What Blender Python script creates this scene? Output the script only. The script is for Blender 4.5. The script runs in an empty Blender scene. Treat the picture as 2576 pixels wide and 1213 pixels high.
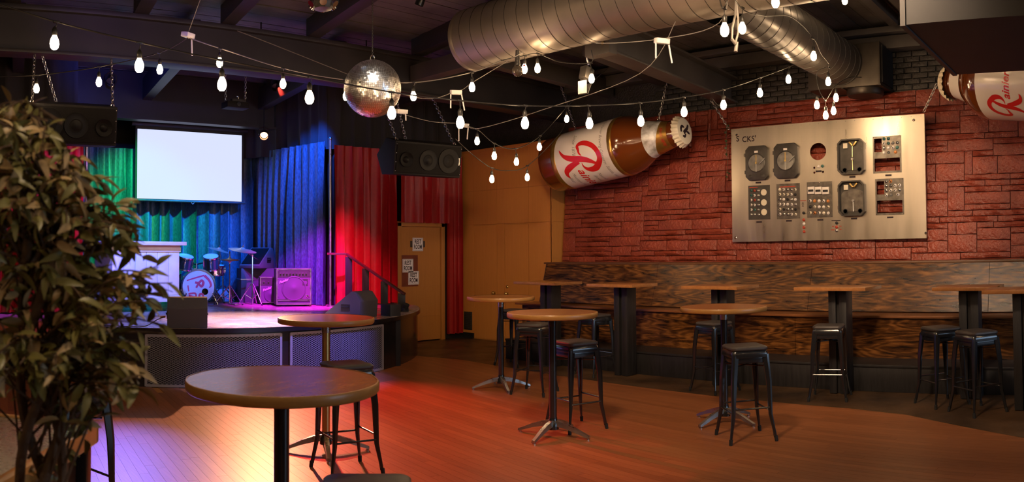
import bpy, bmesh, math, random
from mathutils import Vector, Matrix

RND = random.Random(11)
scene = bpy.context.scene
COL = scene.collection
PI = math.pi

# ------------------------------------------------------------------ camera
# the photograph is a stitched cylindrical panorama taken from about 1.6 m
FPX, YC, PSI, PITCH, ROLL, EYE = 1972.0, 577.4, 0.79, 0.0272, -0.0058, 1.6
cam_data = bpy.data.cameras.new('camera')
cam = bpy.data.objects.new('camera', cam_data)
COL.objects.link(cam)
cam_data.type = 'PANO'
pano = cam_data.cycles if hasattr(cam_data, 'cycles') else cam_data
pano.panorama_type = 'CENTRAL_CYLINDRICAL'
pano.central_cylindrical_range_u_min = -1288 / FPX
pano.central_cylindrical_range_u_max = 1288 / FPX
pano.central_cylindrical_range_v_min = -(1213 - YC) / FPX
pano.central_cylindrical_range_v_max = YC / FPX
pano.central_cylindrical_radius = 1.0
fw = Vector((math.sin(PSI) * math.cos(PITCH), math.cos(PSI) * math.cos(PITCH), math.sin(PITCH)))
rt0 = Vector((math.cos(PSI), -math.sin(PSI), 0)); up0 = rt0.cross(fw)
rt = rt0 * math.cos(ROLL) + up0 * math.sin(ROLL); up = up0 * math.cos(ROLL) - rt0 * math.sin(ROLL)
cm = Matrix((rt, up, -fw)).transposed().to_4x4(); cm.translation = (0, 0, EYE)
cam.matrix_world = cm
cam_data.clip_start = 0.05
cam_data.dof.use_dof = True
cam_data.dof.focus_distance = 8.0
cam_data.dof.aperture_fstop = 3.6
cam_data.lens = 24
scene.camera = cam

# ------------------------------------------------------------------ world, exposure
world = bpy.data.worlds.new('world'); scene.world = world
world.use_nodes = True
world.node_tree.nodes['Background'].inputs[0].default_value = (0.02, 0.015, 0.012, 1)
world.node_tree.nodes['Background'].inputs[1].default_value = 0.3
vs = scene.view_settings
vs.view_transform = 'Standard'; vs.look = 'None'; vs.gamma = 1.0; vs.use_curve_mapping = False
vs.exposure = 0.0
BULB = 80.0          # radiance of a festoon bulb
BULB_COL = (1.0, 0.66, 0.36)

# ------------------------------------------------------------------ helpers
class MB:
    def __init__(s): s.v = []; s.f = []
    def add(s, vs_, fs, M=None):
        b = len(s.v)
        s.v += [tuple(M @ Vector(p)) if M is not None else tuple(p) for p in vs_]
        s.f += [tuple(i + b for i in f) for f in fs]
        return s
    def box(s, c, d, M=None):
        x, y, z = c; a, b, e = d[0] / 2, d[1] / 2, d[2] / 2
        v = [(x - a, y - b, z - e), (x + a, y - b, z - e), (x + a, y + b, z - e), (x - a, y + b, z - e),
             (x - a, y - b, z + e), (x + a, y - b, z + e), (x + a, y + b, z + e), (x - a, y + b, z + e)]
        return s.add(v, [(3, 2, 1, 0), (4, 5, 6, 7), (0, 1, 5, 4), (1, 2, 6, 5), (2, 3, 7, 6), (3, 0, 4, 7)], M)
    def mm(s, lo, hi, M=None):
        return s.box([(a + b) / 2 for a, b in zip(lo, hi)], [b - a for a, b in zip(lo, hi)], M)
    def cyl(s, p0, p1, r0, r1=None, n=12, caps=True, M=None):
        r1 = r0 if r1 is None else r1
        p0 = Vector(p0); p1 = Vector(p1); d = (p1 - p0).normalized()
        a = d.orthogonal().normalized(); b = d.cross(a)
        v = []
        for p, r in ((p0, r0), (p1, r1)):
            for i in range(n):
                t = 2 * PI * i / n; v.append(p + (a * math.cos(t) + b * math.sin(t)) * r)
        f = [(i, (i + 1) % n, n + (i + 1) % n, n + i) for i in range(n)]
        if caps: f += [tuple(range(n))[::-1], tuple(range(n, 2 * n))]
        return s.add(v, f, M)
    def tube(s, pts, r, n=6, closed=False, caps=True, M=None):
        pts = [Vector(p) for p in pts]; k = len(pts)
        rr = r if isinstance(r, (list, tuple)) else [r] * k
        v = []; a = None
        for i, p in enumerate(pts):
            q0 = pts[i - 1] if (i > 0 or closed) else p
            q1 = pts[(i + 1) % k] if (i < k - 1 or closed) else p
            d = (q1 - q0).normalized()
            if a is None: a = d.orthogonal().normalized()
            else:
                a = a - d * a.dot(d)
                a = a.normalized() if a.length > 1e-6 else d.orthogonal().normalized()
            b = d.cross(a)
            for j in range(n):
                t = 2 * PI * j / n; v.append(p + (a * math.cos(t) + b * math.sin(t)) * rr[i])
        f = []
        for i in range(k if closed else k - 1):
            i2 = (i + 1) % k
            for j in range(n):
                j2 = (j + 1) % n; f.append((i * n + j, i * n + j2, i2 * n + j2, i2 * n + j))
        if caps and not closed: f += [tuple(range(n))[::-1], tuple(range((k - 1) * n, k * n))]
        return s.add(v, f, M)
    def lathe(s, prof, n=24, M=None, caps=True):
        v = []
        for r, z in prof:
            for i in range(n):
                t = 2 * PI * i / n; v.append((r * math.cos(t), r * math.sin(t), z))
        f = []
        for k in range(len(prof) - 1):
            for i in range(n):
                i2 = (i + 1) % n; f.append((k * n + i, k * n + i2, (k + 1) * n + i2, (k + 1) * n + i))
        if caps:
            if prof[0][0] > 1e-6: f.append(tuple(range(n))[::-1])
            if prof[-1][0] > 1e-6: f.append(tuple(range((len(prof) - 1) * n, len(prof) * n)))
        return s.add(v, f, M)
    def prism(s, poly, h0, h1, M=None):
        n = len(poly)
        v = [(x, y, h0) for x, y in poly] + [(x, y, h1) for x, y in poly]
        f = [(i, (i + 1) % n, n + (i + 1) % n, n + i) for i in range(n)] + [tuple(range(n))[::-1], tuple(range(n, 2 * n))]
        return s.add(v, f, M)
    def sphere(s, c, r, nu=12, nv=8, M=None):
        prof = [(max(1e-5, r * math.sin(PI * k / nv)), c[2] - r * math.cos(PI * k / nv)) for k in range(nv + 1)]
        T = Matrix.Translation((c[0], c[1], 0))
        return s.lathe(prof, nu, T if M is None else M @ T, caps=False)
    def mesh(s, name, smooth=None, bev=None):
        me = bpy.data.meshes.new(name); me.from_pydata(s.v, [], s.f); me.update()
        bm = bmesh.new(); bm.from_mesh(me)
        bmesh.ops.recalc_face_normals(bm, faces=bm.faces)
        if bev:
            ed = [e for e in bm.edges if len(e.link_faces) == 2 and e.calc_face_angle(0) > 0.5]
            bmesh.ops.bevel(bm, geom=ed, offset=bev, segments=2, profile=0.6, affect='EDGES', clamp_overlap=True)
        bm.to_mesh(me); bm.free()
        if smooth or bev:
            me.shade_smooth()
            try: me.set_sharp_from_angle(angle=math.radians(smooth or 40))
            except Exception: pass
        return me
    def build(s, name, mat, parent=None, smooth=None, bev=None):
        return obj(name, s.mesh(name, smooth, bev), mat, parent)

def obj(name, me, mat, parent=None):
    if mat is not None and not me.materials: me.materials.append(mat)
    o = bpy.data.objects.new(name, me); COL.objects.link(o)
    if parent is not None: o.parent = parent
    return o
def thing(name, label, cat, loc=(0, 0, 0), rz=0.0, group=None, rot=None):
    o = bpy.data.objects.new(name, None); COL.objects.link(o)
    o.empty_display_size = 0.1
    o.location = loc; o.rotation_euler = rot if rot is not None else (0, 0, rz)
    return tag(o, label, cat, group)
def tag(o, label, cat, group=None):
    o['label'] = label; o['category'] = cat
    if group: o['group'] = group
    return o
def structure(o): o['kind'] = 'structure'; return o
def stuff(o): o['kind'] = 'stuff'; return o
def dup(root, label=None, loc=None, rz=None):
    r = root.copy(); COL.objects.link(r)
    if loc is not None: r.location = loc
    if rz is not None: r.rotation_euler = (0, 0, rz)
    if label: r['label'] = label
    for ch in list(root.children):
        c = ch.copy(); COL.objects.link(c); c.parent = r
        for g in list(ch.children):
            d = g.copy(); COL.objects.link(d); d.parent = c
    return r
def T(x=0, y=0, z=0): return Matrix.Translation((x, y, z))
def RX(a): return Matrix.Rotation(a, 4, 'X')
def RY(a): return Matrix.Rotation(a, 4, 'Y')
def RZ(a): return Matrix.Rotation(a, 4, 'Z')
def frame(o, x, y):           # matrix from origin and two axis directions
    x = Vector(x).normalized(); y = (Vector(y) - x * Vector(y).dot(x)).normalized(); z = x.cross(y)
    m = Matrix((x, y, z)).transposed().to_4x4(); m.translation = Vector(o); return m
def aim(loc, target):         # matrix whose -Z looks at the target
    q = (Vector(target) - Vector(loc)).to_track_quat('-Z', 'Y')
    m = q.to_matrix().to_4x4(); m.translation = Vector(loc); return m

def text_geo(body, size=1.0, bold=0.0, shear=0.0, sx=1.0, thick=0.0, align='CENTER', space=1.0):
    cu = bpy.data.curves.new('lettering', 'FONT'); cu.body = body; cu.size = size; cu.offset = bold * size
    cu.shear = shear; cu.extrude = thick; cu.align_x = align; cu.align_y = 'CENTER'; cu.space_character = space
    cu.resolution_u = 3
    o = bpy.data.objects.new('lettering', cu); me = bpy.data.meshes.new_from_object(o)
    v = [(p.co.x * sx, p.co.y, p.co.z) for p in me.vertices]; f = [tuple(p.vertices) for p in me.polygons]
    bpy.data.objects.remove(o); bpy.data.curves.remove(cu); bpy.data.meshes.remove(me)
    return v, f
def fill_geo(outer, holes, thick):
    cu = bpy.data.curves.new('outline', 'CURVE'); cu.dimensions = '2D'; cu.fill_mode = 'BOTH'; cu.extrude = thick / 2
    for poly in [outer] + list(holes):
        sp = cu.splines.new('POLY'); sp.points.add(len(poly) - 1)
        for p, q in zip(sp.points, poly): p.co = (q[0], q[1], 0, 1)
        sp.use_cyclic_u = True
    o = bpy.data.objects.new('outline', cu); me = bpy.data.meshes.new_from_object(o)
    v = [tuple(p.co) for p in me.vertices]; f = [tuple(p.vertices) for p in me.polygons]
    bpy.data.objects.remove(o); bpy.data.curves.remove(cu); bpy.data.meshes.remove(me)
    return v, f
def circle(cx, cy, r, n=28): return [(cx + r * math.cos(2 * PI * i / n), cy + r * math.sin(2 * PI * i / n)) for i in range(n)]
def rect(x0, y0, x1, y1): return [(x0, y0), (x1, y0), (x1, y1), (x0, y1)]
def smooth_path(pts, k=6):    # Catmull-Rom
    pts = [Vector(p) for p in pts]; out = []
    for i in range(len(pts) - 1):
        p0 = pts[max(i - 1, 0)]; p1 = pts[i]; p2 = pts[i + 1]; p3 = pts[min(i + 2, len(pts) - 1)]
        for j in range(k):
            t = j / k
            out.append(0.5 * ((2 * p1) + (p2 - p0) * t + (2 * p0 - 5 * p1 + 4 * p2 - p3) * t * t + (3 * p1 - p0 - 3 * p2 + p3) * t ** 3))
    out.append(pts[-1]); return out
def chain_geo(mb, p0, p1, link=0.045, r=0.005):
    p0 = Vector(p0); p1 = Vector(p1); d = p1 - p0; L = d.length; n = max(2, int(L / (link * 0.72))); d.normalize()
    a = d.orthogonal().normalized(); b = d.cross(a)
    for i in range(n):
        c = p0 + d * (L * (i + .5) / n); s = a if i % 2 else b
        ring = []
        for k in range(8):
            t = 2 * PI * k / 8; ring.append(c + d * (math.cos(t) * link * .5) + s * (math.sin(t) * link * .28))
        mb.tube(ring, r, 4, closed=True)
    return mb

# ------------------------------------------------------------------ materials
def nodes(name):
    m = bpy.data.materials.new(name); m.use_nodes = True
    nt = m.node_tree; return m, nt, nt.nodes['Principled BSDF']
def lk(nt, a, b): nt.links.new(a, b)
def N(nt, t, **kw):
    n = nt.nodes.new('ShaderNode' + t)
    for k, v in kw.items():
        if k.startswith('i_'): n.inputs[k[2:].replace('_', ' ')].default_value = v
        else: setattr(n, k, v)
    return n
def ramp(nt, stops):
    r = nt.nodes.new('ShaderNodeValToRGB'); e = r.color_ramp.elements
    while len(e) < len(stops): e.new(0.5)
    for q, (p, c) in zip(e, stops): q.position = p; q.color = (c[0], c[1], c[2], 1)
    return r
def coords(nt, scale=(1, 1, 1), rot=(0, 0, 0), gen='Object'):
    tc = nt.nodes.new('ShaderNodeTexCoord'); mp = nt.nodes.new('ShaderNodeMapping')
    mp.inputs['Scale'].default_value = scale; mp.inputs['Rotation'].default_value = rot
    lk(nt, tc.outputs[gen], mp.inputs['Vector']); return mp.outputs['Vector']
def mat(name, col, rough=0.5, metal=0.0, var=0.0, vscale=8.0, bump=0.0, bscale=40.0, spec=0.5, coat=0.0, sheen=0.0, scale=(1, 1, 1), rvar=0.0):
    m, nt, p = nodes(name)
    p.inputs['Base Color'].default_value = (*col, 1); p.inputs['Roughness'].default_value = rough
    p.inputs['Metallic'].default_value = metal; p.inputs['Specular IOR Level'].default_value = spec
    p.inputs['Coat Weight'].default_value = coat; p.inputs['Sheen Weight'].default_value = sheen
    p.inputs['Coat Roughness'].default_value = 0.15
    if var or bump or rvar:
        vec = coords(nt, scale)
        if var:
            n = N(nt, 'TexNoise', i_Scale=vscale, i_Detail=5.0); lk(nt, vec, n.inputs['Vector'])
            r = ramp(nt, [(0.3, [c * (1 - var) for c in col]), (0.7, [min(1, c * (1 + var)) for c in col])])
            lk(nt, n.outputs['Fac'], r.inputs['Fac']); lk(nt, r.outputs['Color'], p.inputs['Base Color'])
        if rvar:
            n3 = N(nt, 'TexNoise', i_Scale=vscale * 1.7, i_Detail=4.0); lk(nt, vec, n3.inputs['Vector'])
            mr = N(nt, 'MapRange', i_From_Min=0.3, i_From_Max=0.7, i_To_Min=max(0, rough - rvar), i_To_Max=min(1, rough + rvar))
            lk(nt, n3.outputs['Fac'], mr.inputs['Value']); lk(nt, mr.outputs['Result'], p.inputs['Roughness'])
        if bump:
            n2 = N(nt, 'TexNoise', i_Scale=bscale, i_Detail=4.0); lk(nt, vec, n2.inputs['Vector'])
            b = N(nt, 'Bump', i_Strength=bump, i_Distance=0.02); lk(nt, n2.outputs['Fac'], b.inputs['Height'])
            lk(nt, b.outputs['Normal'], p.inputs['Normal'])
    return m
def emit(name, col, s):
    m, nt, p = nodes(name)
    p.inputs['Base Color'].default_value = (*col, 1); p.inputs['Emission Color'].default_value = (*col, 1)
    p.inputs['Emission Strength'].default_value = s; p.inputs['Base Color'].default_value = (.02, .02, .02, 1); p.inputs['Specular IOR Level'].default_value = 0.1; return m
def wood(name, dark, light, rough=0.35, scale=(1.2, 14, 14), wave=3.0, dist=6.0, coat=0.0, rnd=False, bump=0.1, rot=(0, 0, 0), spec=0.5):
    m, nt, p = nodes(name)
    vec = coords(nt, scale, rot)
    if rnd:
        at = N(nt, 'Attribute', attribute_name='tone'); ad = N(nt, 'VectorMath', operation='ADD')
        mul = N(nt, 'VectorMath', operation='SCALE'); mul.inputs['Scale'].default_value = 37.0
        lk(nt, at.outputs['Vector'], mul.inputs[0]); lk(nt, vec, ad.inputs[0]); lk(nt, mul.outputs['Vector'], ad.inputs[1]); vec = ad.outputs['Vector']
    n = N(nt, 'TexNoise', i_Scale=wave, i_Detail=6.0, i_Distortion=dist * .2); lk(nt, vec, n.inputs['Vector'])
    n2 = N(nt, 'TexNoise', i_Scale=wave * 9, i_Detail=3.0); lk(nt, vec, n2.inputs['Vector'])
    mx = N(nt, 'Mix'); mx.inputs['Factor'].default_value = 0.35
    lk(nt, n.outputs['Fac'], mx.inputs['A']); lk(nt, n2.outputs['Fac'], mx.inputs['B'])
    fac = mx.outputs['Result']
    if rnd:
        a2 = N(nt, 'Math', operation='MULTIPLY_ADD'); a2.inputs[1].default_value = 0.26; a2.inputs[2].default_value = -0.13
        lk(nt, at.outputs['Fac'], a2.inputs[0]); a3 = N(nt, 'Math', operation='ADD'); lk(nt, fac, a3.inputs[0]); lk(nt, a2.outputs[0], a3.inputs[1]); fac = a3.outputs[0]
    r = ramp(nt, [(0.25, dark), (0.75, light)]); lk(nt, fac, r.inputs['Fac']); lk(nt, r.outputs['Color'], p.inputs['Base Color'])
    p.inputs['Roughness'].default_value = rough; p.inputs['Coat Weight'].default_value = coat; p.inputs['Coat Roughness'].default_value = 0.12
    p.inputs['Specular IOR Level'].default_value = spec
    if bump:
        b = N(nt, 'Bump', i_Strength=bump, i_Distance=0.01); lk(nt, mx.outputs['Result'], b.inputs['Height']); lk(nt, b.outputs['Normal'], p.inputs['Normal'])
    return m
def plywood(name):
    m, nt, p = nodes(name)
    vec = coords(nt, (1, .55, 3.0))
    n = N(nt, 'TexNoise', i_Scale=1.25, i_Detail=3.0, i_Roughness=0.42); lk(nt, vec, n.inputs['Vector'])
    s = N(nt, 'Math', operation='MULTIPLY'); s.inputs[1].default_value = 105.0; lk(nt, n.outputs['Fac'], s.inputs[0])
    w = N(nt, 'Math', operation='SINE'); lk(nt, s.outputs[0], w.inputs[0])
    f = N(nt, 'TexNoise', i_Scale=3.2, i_Detail=8.0, i_Roughness=0.65, i_Distortion=0.6); lk(nt, coords(nt, (1, 1.0, 7)), f.inputs['Vector'])
    a = N(nt, 'Math', operation='MULTIPLY_ADD'); a.inputs[1].default_value = 0.085; lk(nt, w.outputs[0], a.inputs[0]); lk(nt, f.outputs['Fac'], a.inputs[2])
    r = ramp(nt, [(0.30, (0.014, 0.006, 0.003)), (0.5, (0.075, 0.028, 0.008)), (0.72, (0.21, 0.082, 0.020))])
    lk(nt, a.outputs[0], r.inputs['Fac']); lk(nt, r.outputs['Color'], p.inputs['Base Color'])
    p.inputs['Roughness'].default_value = 0.20; p.inputs['Specular IOR Level'].default_value = 0.45; p.inputs['Coat Weight'].default_value = 0.0; p.inputs['Coat Roughness'].default_value = 0.2
    fb = N(nt, 'TexNoise', i_Scale=260.0, i_Detail=2.0); lk(nt, coords(nt), fb.inputs['Vector'])
    b = N(nt, 'Bump', i_Strength=0.25, i_Distance=0.004); lk(nt, fb.outputs['Fac'], b.inputs['Height']); lk(nt, b.outputs['Normal'], p.inputs['Normal'])
    return m

MT = {}
MT['black'] = mat('black_paint', (0.012, 0.011, 0.012), 0.55, var=0.3, vscale=6)
MT['black_gloss'] = mat('black_gloss', (0.010, 0.010, 0.012), 0.22, coat=0.3)
MT['black_steel'] = mat('black_steel', (0.011, 0.012, 0.015), 0.20, 0.0, coat=0.6)
MT['black_wood'] = mat('black_wood', (0.014, 0.013, 0.014), 0.42, var=0.35, vscale=5, bump=0.15, bscale=30, scale=(6, 6, .6))
MT['rubber'] = mat('rubber', (0.012, 0.012, 0.012), 0.8)
MT['pad'] = mat('pad_vinyl', (0.048, 0.040, 0.037), 0.5, var=0.2, bump=0.05, bscale=120)
MT['chrome'] = mat('chrome', (0.75, 0.75, 0.78), 0.12, 1.0)
MT['steel'] = mat('dull_steel', (0.45, 0.44, 0.43), 0.35, 1.0, rvar=0.1)
MT['brass'] = mat('brass', (0.6, 0.42, 0.16), 0.3, 1.0)
MT['white_plastic'] = mat('white_plastic', (0.75, 0.73, 0.7), 0.4)
MT['paper'] = mat('paper', (0.92, 0.89, 0.88), 0.8)
MT['ink'] = mat('ink', (0.02, 0.008, 0.012), 0.7)
MT['floorwood'] = wood('oak_strip', (0.21, 0.070, 0.024), (0.36, 0.128, 0.047), 0.36, (22, 1.1, 22), 3.0, 3.0, coat=0.04, rnd=True, bump=0.06, spec=0.30, rot=(0, 0, math.radians(8)))
MT['tabletop'] = wood('table_wood', (0.20, 0.080, 0.026), (0.38, 0.165, 0.055), 0.22, (2, 6, 6), 1.6, 5.0, bump=0.10, spec=0.42)
MT['tablerim'] = wood('table_rim', (0.30, 0.14, 0.035), (0.46, 0.23, 0.06), 0.38, (3, 3, 20), 3.0, 4.0, coat=0.2, bump=0.15)
MT['plywood'] = plywood('stained_plywood')
MT['woodpanel'] = wood('panel_veneer', (0.54, 0.215, 0.046), (0.62, 0.255, 0.058), 0.45, (14, 14, 0.7), 2.0, 2.0, bump=0.02)
MT['doorwood'] = wood('door_veneer', (0.46, 0.195, 0.042), (0.54, 0.235, 0.054), 0.45, (14, 14, 0.7), 2.0, 2.0, bump=0.02)
MT['concrete'] = mat('stained_concrete', (0.075, 0.040, 0.018), 0.42, var=0.55, vscale=1.6, bump=0.1, bscale=30, rvar=0.12)
MT['stage'] = mat('stage_floor', (0.30, 0.22, 0.19), 0.28, var=0.16, vscale=2.2, bump=0.05, bscale=60, rvar=0.1)
MT['ceiling'] = mat('black_boards', (0.085, 0.073, 0.063), 0.62, var=0.35, vscale=3, bump=0.2, bscale=14)
MT['beam'] = mat('dark_beam', (0.022, 0.018, 0.017), 0.5, var=0.3, vscale=2)
MT['duct'] = mat('galvanised_duct', (0.23, 0.198, 0.162), 0.42, 0.55, var=0.12, vscale=3, rvar=0.05)
MT['seam'] = mat('duct_seam', (0.03, 0.026, 0.022), 0.5)
MT['branch'] = mat('painted_duct', (0.075, 0.066, 0.056), 0.33, 0.3, var=0.15, vscale=4, rvar=0.06)
MT['meshsteel'] = mat('expanded_steel', (0.36, 0.35, 0.37), 0.4, 0.35)
MT['backwall'] = mat('tan_wall', (0.45, 0.36, 0.27), 0.7, var=0.2, vscale=1.5)
MT['ductbox'] = mat('duct_box', (0.055, 0.045, 0.035), 0.42, 0.6, var=0.15)
MT['beam2'] = mat('brown_beam', (0.060, 0.050, 0.043), 0.5, var=0.25, vscale=2)
MT['stone'] = mat('red_painted_stone', (0.25, 0.046, 0.024), 0.38, var=0.25, vscale=5, bump=1.0, bscale=26, spec=0.5)
MT['mortar'] = mat('red_mortar', (0.11, 0.02, 0.012), 0.7, bump=0.5, bscale=50)
MT['blackbrick'] = mat('black_painted_brick', (0.034, 0.029, 0.024), 0.4, var=0.3, vscale=10, bump=0.6, bscale=40)
MT['redvelvet'] = mat('red_velvet', (0.36, 0.011, 0.010), 0.5, var=0.1, vscale=20, sheen=0.0)
MT['velvet'] = mat('dark_velvet', (0.035, 0.085, 0.115), 0.42, var=0.45, vscale=48, sheen=0.0, scale=(1, 1, .4))
MT['drape'] = mat('black_drape', (0.018, 0.016, 0.015), 0.8, sheen=0.1)
MT['alu'] = mat('brushed_sheet', (0.50, 0.445, 0.37), 0.34, 1.0, var=0.10, vscale=2.2, rvar=0.07, scale=(1, 2.2, .3))
MT['darkmetal'] = mat('dark_grey_metal', (0.075, 0.068, 0.06), 0.4, 0.5, var=0.2, vscale=10)
MT['panelmetal'] = mat('grey_panel_metal', (0.16, 0.14, 0.12), 0.4, 0.7, var=0.35, vscale=14)
MT['glassdial'] = mat('dial_glass', (0.20, 0.19, 0.17), 0.12, 0.0, var=0.3, vscale=12)
MT['cabinet'] = mat('speaker_cabinet', (0.008, 0.007, 0.007), 0.6, bump=0.3, bscale=160, spec=0.2)
MT['carpetcab'] = mat('grey_carpet_cabinet', (0.075, 0.07, 0.085), 0.8, bump=0.3, bscale=220)
MT['grille'] = mat('speaker_grille', (0.006, 0.0055, 0.0055), 0.6, 0.0, bump=0.5, bscale=300, spec=0.15)
MT['cone'] = mat('speaker_cone', (0.006, 0.0055, 0.0055), 0.5, spec=0.12)
MT['white_paint'] = mat('white_paint', (0.72, 0.72, 0.72), 0.4, var=0.06)
MT['amber'] = mat('amber_fibreglass', (0.14, 0.033, 0.005), 0.10, coat=1.0)
MT['gold'] = mat('gold_band', (0.52, 0.30, 0.07), 0.3, 0.8, var=0.2, vscale=10)
MT['labelwhite'] = mat('label_white', (0.78, 0.72, 0.66), 0.22, coat=0.5)
MT['labelred'] = mat('label_red', (0.62, 0.02, 0.02), 0.25, coat=0.4)
MT['labelgrey'] = mat('label_grey', (0.20, 0.17, 0.15), 0.4)
MT['foil'] = mat('silver_foil', (0.78, 0.72, 0.64), 0.4, 0.25, var=0.55, vscale=9, bump=0.5, bscale=12)
MT['cream'] = mat('cream_cap', (0.74, 0.66, 0.50), 0.3, coat=0.3)
MT['mirror'] = mat('mirror', (0.97, 0.97, 0.97), 0.34, 1.0)
MT['cable'] = mat('black_cable', (0.02, 0.018, 0.015), 0.4)
MT['wire'] = mat('pale_wire', (0.22, 0.2, 0.18), 0.45)
MT['leaf'] = mat('leaf_green', (0.17, 0.155, 0.04), 0.42, var=0.5, vscale=6)
MT['leafb'] = mat('leaf_tan', (0.40, 0.28, 0.125), 0.5, var=0.4, vscale=6)
MT['bark'] = mat('bark', (0.09, 0.05, 0.025), 0.8, var=0.4, bump=0.6)
MT['bulb'] = emit('lit_bulb', BULB_COL, BULB)
MT['stonetop'] = mat('speckled_ledge_top', (0.17, 0.145, 0.11), 0.3, var=0.45, vscale=40, rvar=0.1)
MT['drumblue'] = mat('drum_shell', (0.03, 0.07, 0.12), 0.2, 0.4, coat=0.8)
MT['drumhead'] = mat('drum_head', (0.62, 0.62, 0.64), 0.4)
MT['cymbal'] = mat('cymbal', (0.78, 0.68, 0.50), 0.38, 0.85)
MT['pink'] = mat('pink_doodle', (0.72, 0.06, 0.14), 0.5)
MT['red'] = mat('red_button', (0.45, 0.05, 0.02), 0.35)
MT['orange'] = mat('orange_button', (0.60, 0.22, 0.05), 0.35)
MT['teal'] = mat('teal_button', (0.04, 0.16, 0.14), 0.35)
# ================================================================== THE SETTING
def tone_mesh(me, vals):
    a = me.attributes.new('tone', 'FLOAT', 'FACE')
    for i, v in enumerate(vals): a.data[i].value = v
def clip_poly(poly, a, b):                      # keep the part left of a->b
    out = []; n = len(poly)
    side = lambda p: (b[0] - a[0]) * (p[1] - a[1]) - (b[1] - a[1]) * (p[0] - a[0])
    for i in range(n):
        p, q = poly[i], poly[(i + 1) % n]; sp, sq = side(p), side(q)
        if sp >= 0: out.append(p)
        if (sp >= 0) != (sq >= 0):
            t = sp / (sp - sq); out.append((p[0] + (q[0] - p[0]) * t, p[1] + (q[1] - p[1]) * t))
    return out

# concrete slab under everything, with the planked dance floor let into it
structure(MB().mm((-5, -5, -0.12), (10.6, 14, 0)).build('floor_concrete', MT['concrete']))
dance = structure(MB().prism([(-1.6, -0.6), (5.3, -0.6), (6.39, 0.86), (7.13, 2.07), (7.28, 2.7), (7.62, 8.6), (7.4, 9.4), (-1.6, 9.4)], 0.0, 0.004).build('floor', MT['doorwood']))
ang = math.radians(8); ex, ey = (math.sin(ang), math.cos(ang)), (math.cos(ang), -math.sin(ang))
planks = []
W = 0.076
k = -40
region = [((-1.6, -0.6), (5.3, -0.6)), ((5.3, -0.6), (6.39, 0.86)), ((6.39, 0.86), (7.13, 2.07)), ((7.13, 2.07), (7.28, 2.7)), ((7.28, 2.7), (7.62, 8.6)), ((7.62, 8.6), (7.4, 9.4)), ((7.4, 9.4), (-1.6, 9.4)), ((-1.6, 9.4), (-1.6, -0.6))]
for k in range(-40, 118):
    s = -2.0 - RND.random() * 1.5
    while s < 11:
        L = RND.uniform(0.7, 2.4); s1 = s + L
        g = 0.0007
        poly = [(ey[0] * u + ex[0] * t, ey[1] * u + ex[1] * t) for u, t in ((k * W + g, s + g), ((k + 1) * W - g, s + g), ((k + 1) * W - g, s1 - g), (k * W + g, s1 - g))]
        s = s1
        for a, b in region:
            poly = clip_poly(poly, a, b)
            if len(poly) < 3: break
        if len(poly) < 3: continue
        cx = sum(p[0] for p in poly) / len(poly); cy = sum(p[1] for p in poly) / len(poly); d = math.hypot(cx, cy)
        if math.hypot(cx - 4.71, cy - 12.03) < 3.6: continue
        az = math.atan2(cx, cy)
        seen = d > 5.3 and 0.22 < az < 1.46
        planks.append(((L / d ** 3) if seen else 0, poly, RND.random()))
planks.sort(key=lambda q: -q[0])
for w_, poly, tone in planks[:300]:
    me = MB().prism(poly, 0.003, 0.010).mesh('plank'); tone_mesh(me, [tone] * len(me.polygons))
    obj('plank', me, MT['floorwood'], dance)
mb = MB(); tn = []
for w_, poly, tone in planks[300:]:
    n0 = len(mb.f); mb.prism(poly, 0.003, 0.010); tn += [tone] * (len(mb.f) - n0)
me = mb.mesh('far_planks'); tone_mesh(me, tn)
stuff(obj('plank_remainder', me, MT['floorwood'], dance))

# closing walls of the room
structure(MB().mm((-5.2, -5, 0), (-5, 14, 4.7)).build('wall_left', MT['backwall']))
structure(MB().mm((-5, -5.2, 0), (10.6, -5, 4.7)).build('wall_front', MT['backwall']))
# assumed glazing behind the photographer, unseen, added for cool daylight
win = structure(MB().mm((4.4, -5.0, .85), (9.6, -4.96, 3.05)).build('added_window_1', MT['black']))
pane_m = emit('added_daylight_pane', (0.50, 0.72, 1.0), 4.0)
for k in range(4): MB().mm((4.48 + k * 1.28, -4.97, .93), (4.48 + k * 1.28 + 1.2, -4.95, 2.97)).build('pane', pane_m, win)
structure(MB().mm((-5, 13.8, 0), (10.6, 14, 4.7)).build('wall_stage_back', MT['black']))
structure(MB().mm((6.98, 10.98, 0), (10.6, 11.1, 4.7)).build('wall_back', MT['drape']))
structure(MB().mm((-5, 10.98, 0), (2.55, 11.1, 4.7)).build('wall_back', MT['drape']))
structure(MB().mm((6.98, 11.1, 0), (7.1, 13.8, 4.7)).build('wall_stage_right', MT['black']))
structure(MB().mm((2.42, 11.1, 0), (2.55, 13.8, 4.7)).build('wall_stage_left', MT['black']))

# ---- ceiling: boards run towards the stone wall
ceil = structure(MB().mm((-5, -5, 4.60), (10.6, 14, 4.7)).build('ceiling', MT['ceiling']))
y = -2.0
while y < 13.7:
    MB().mm((-1.5 if y < 11 else 2.5, y + 0.004, 4.565 + RND.uniform(0, .012)), (10.3, y + 0.166, 4.605)).build('board', MT['ceiling'], ceil)
    y += 0.17
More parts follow.
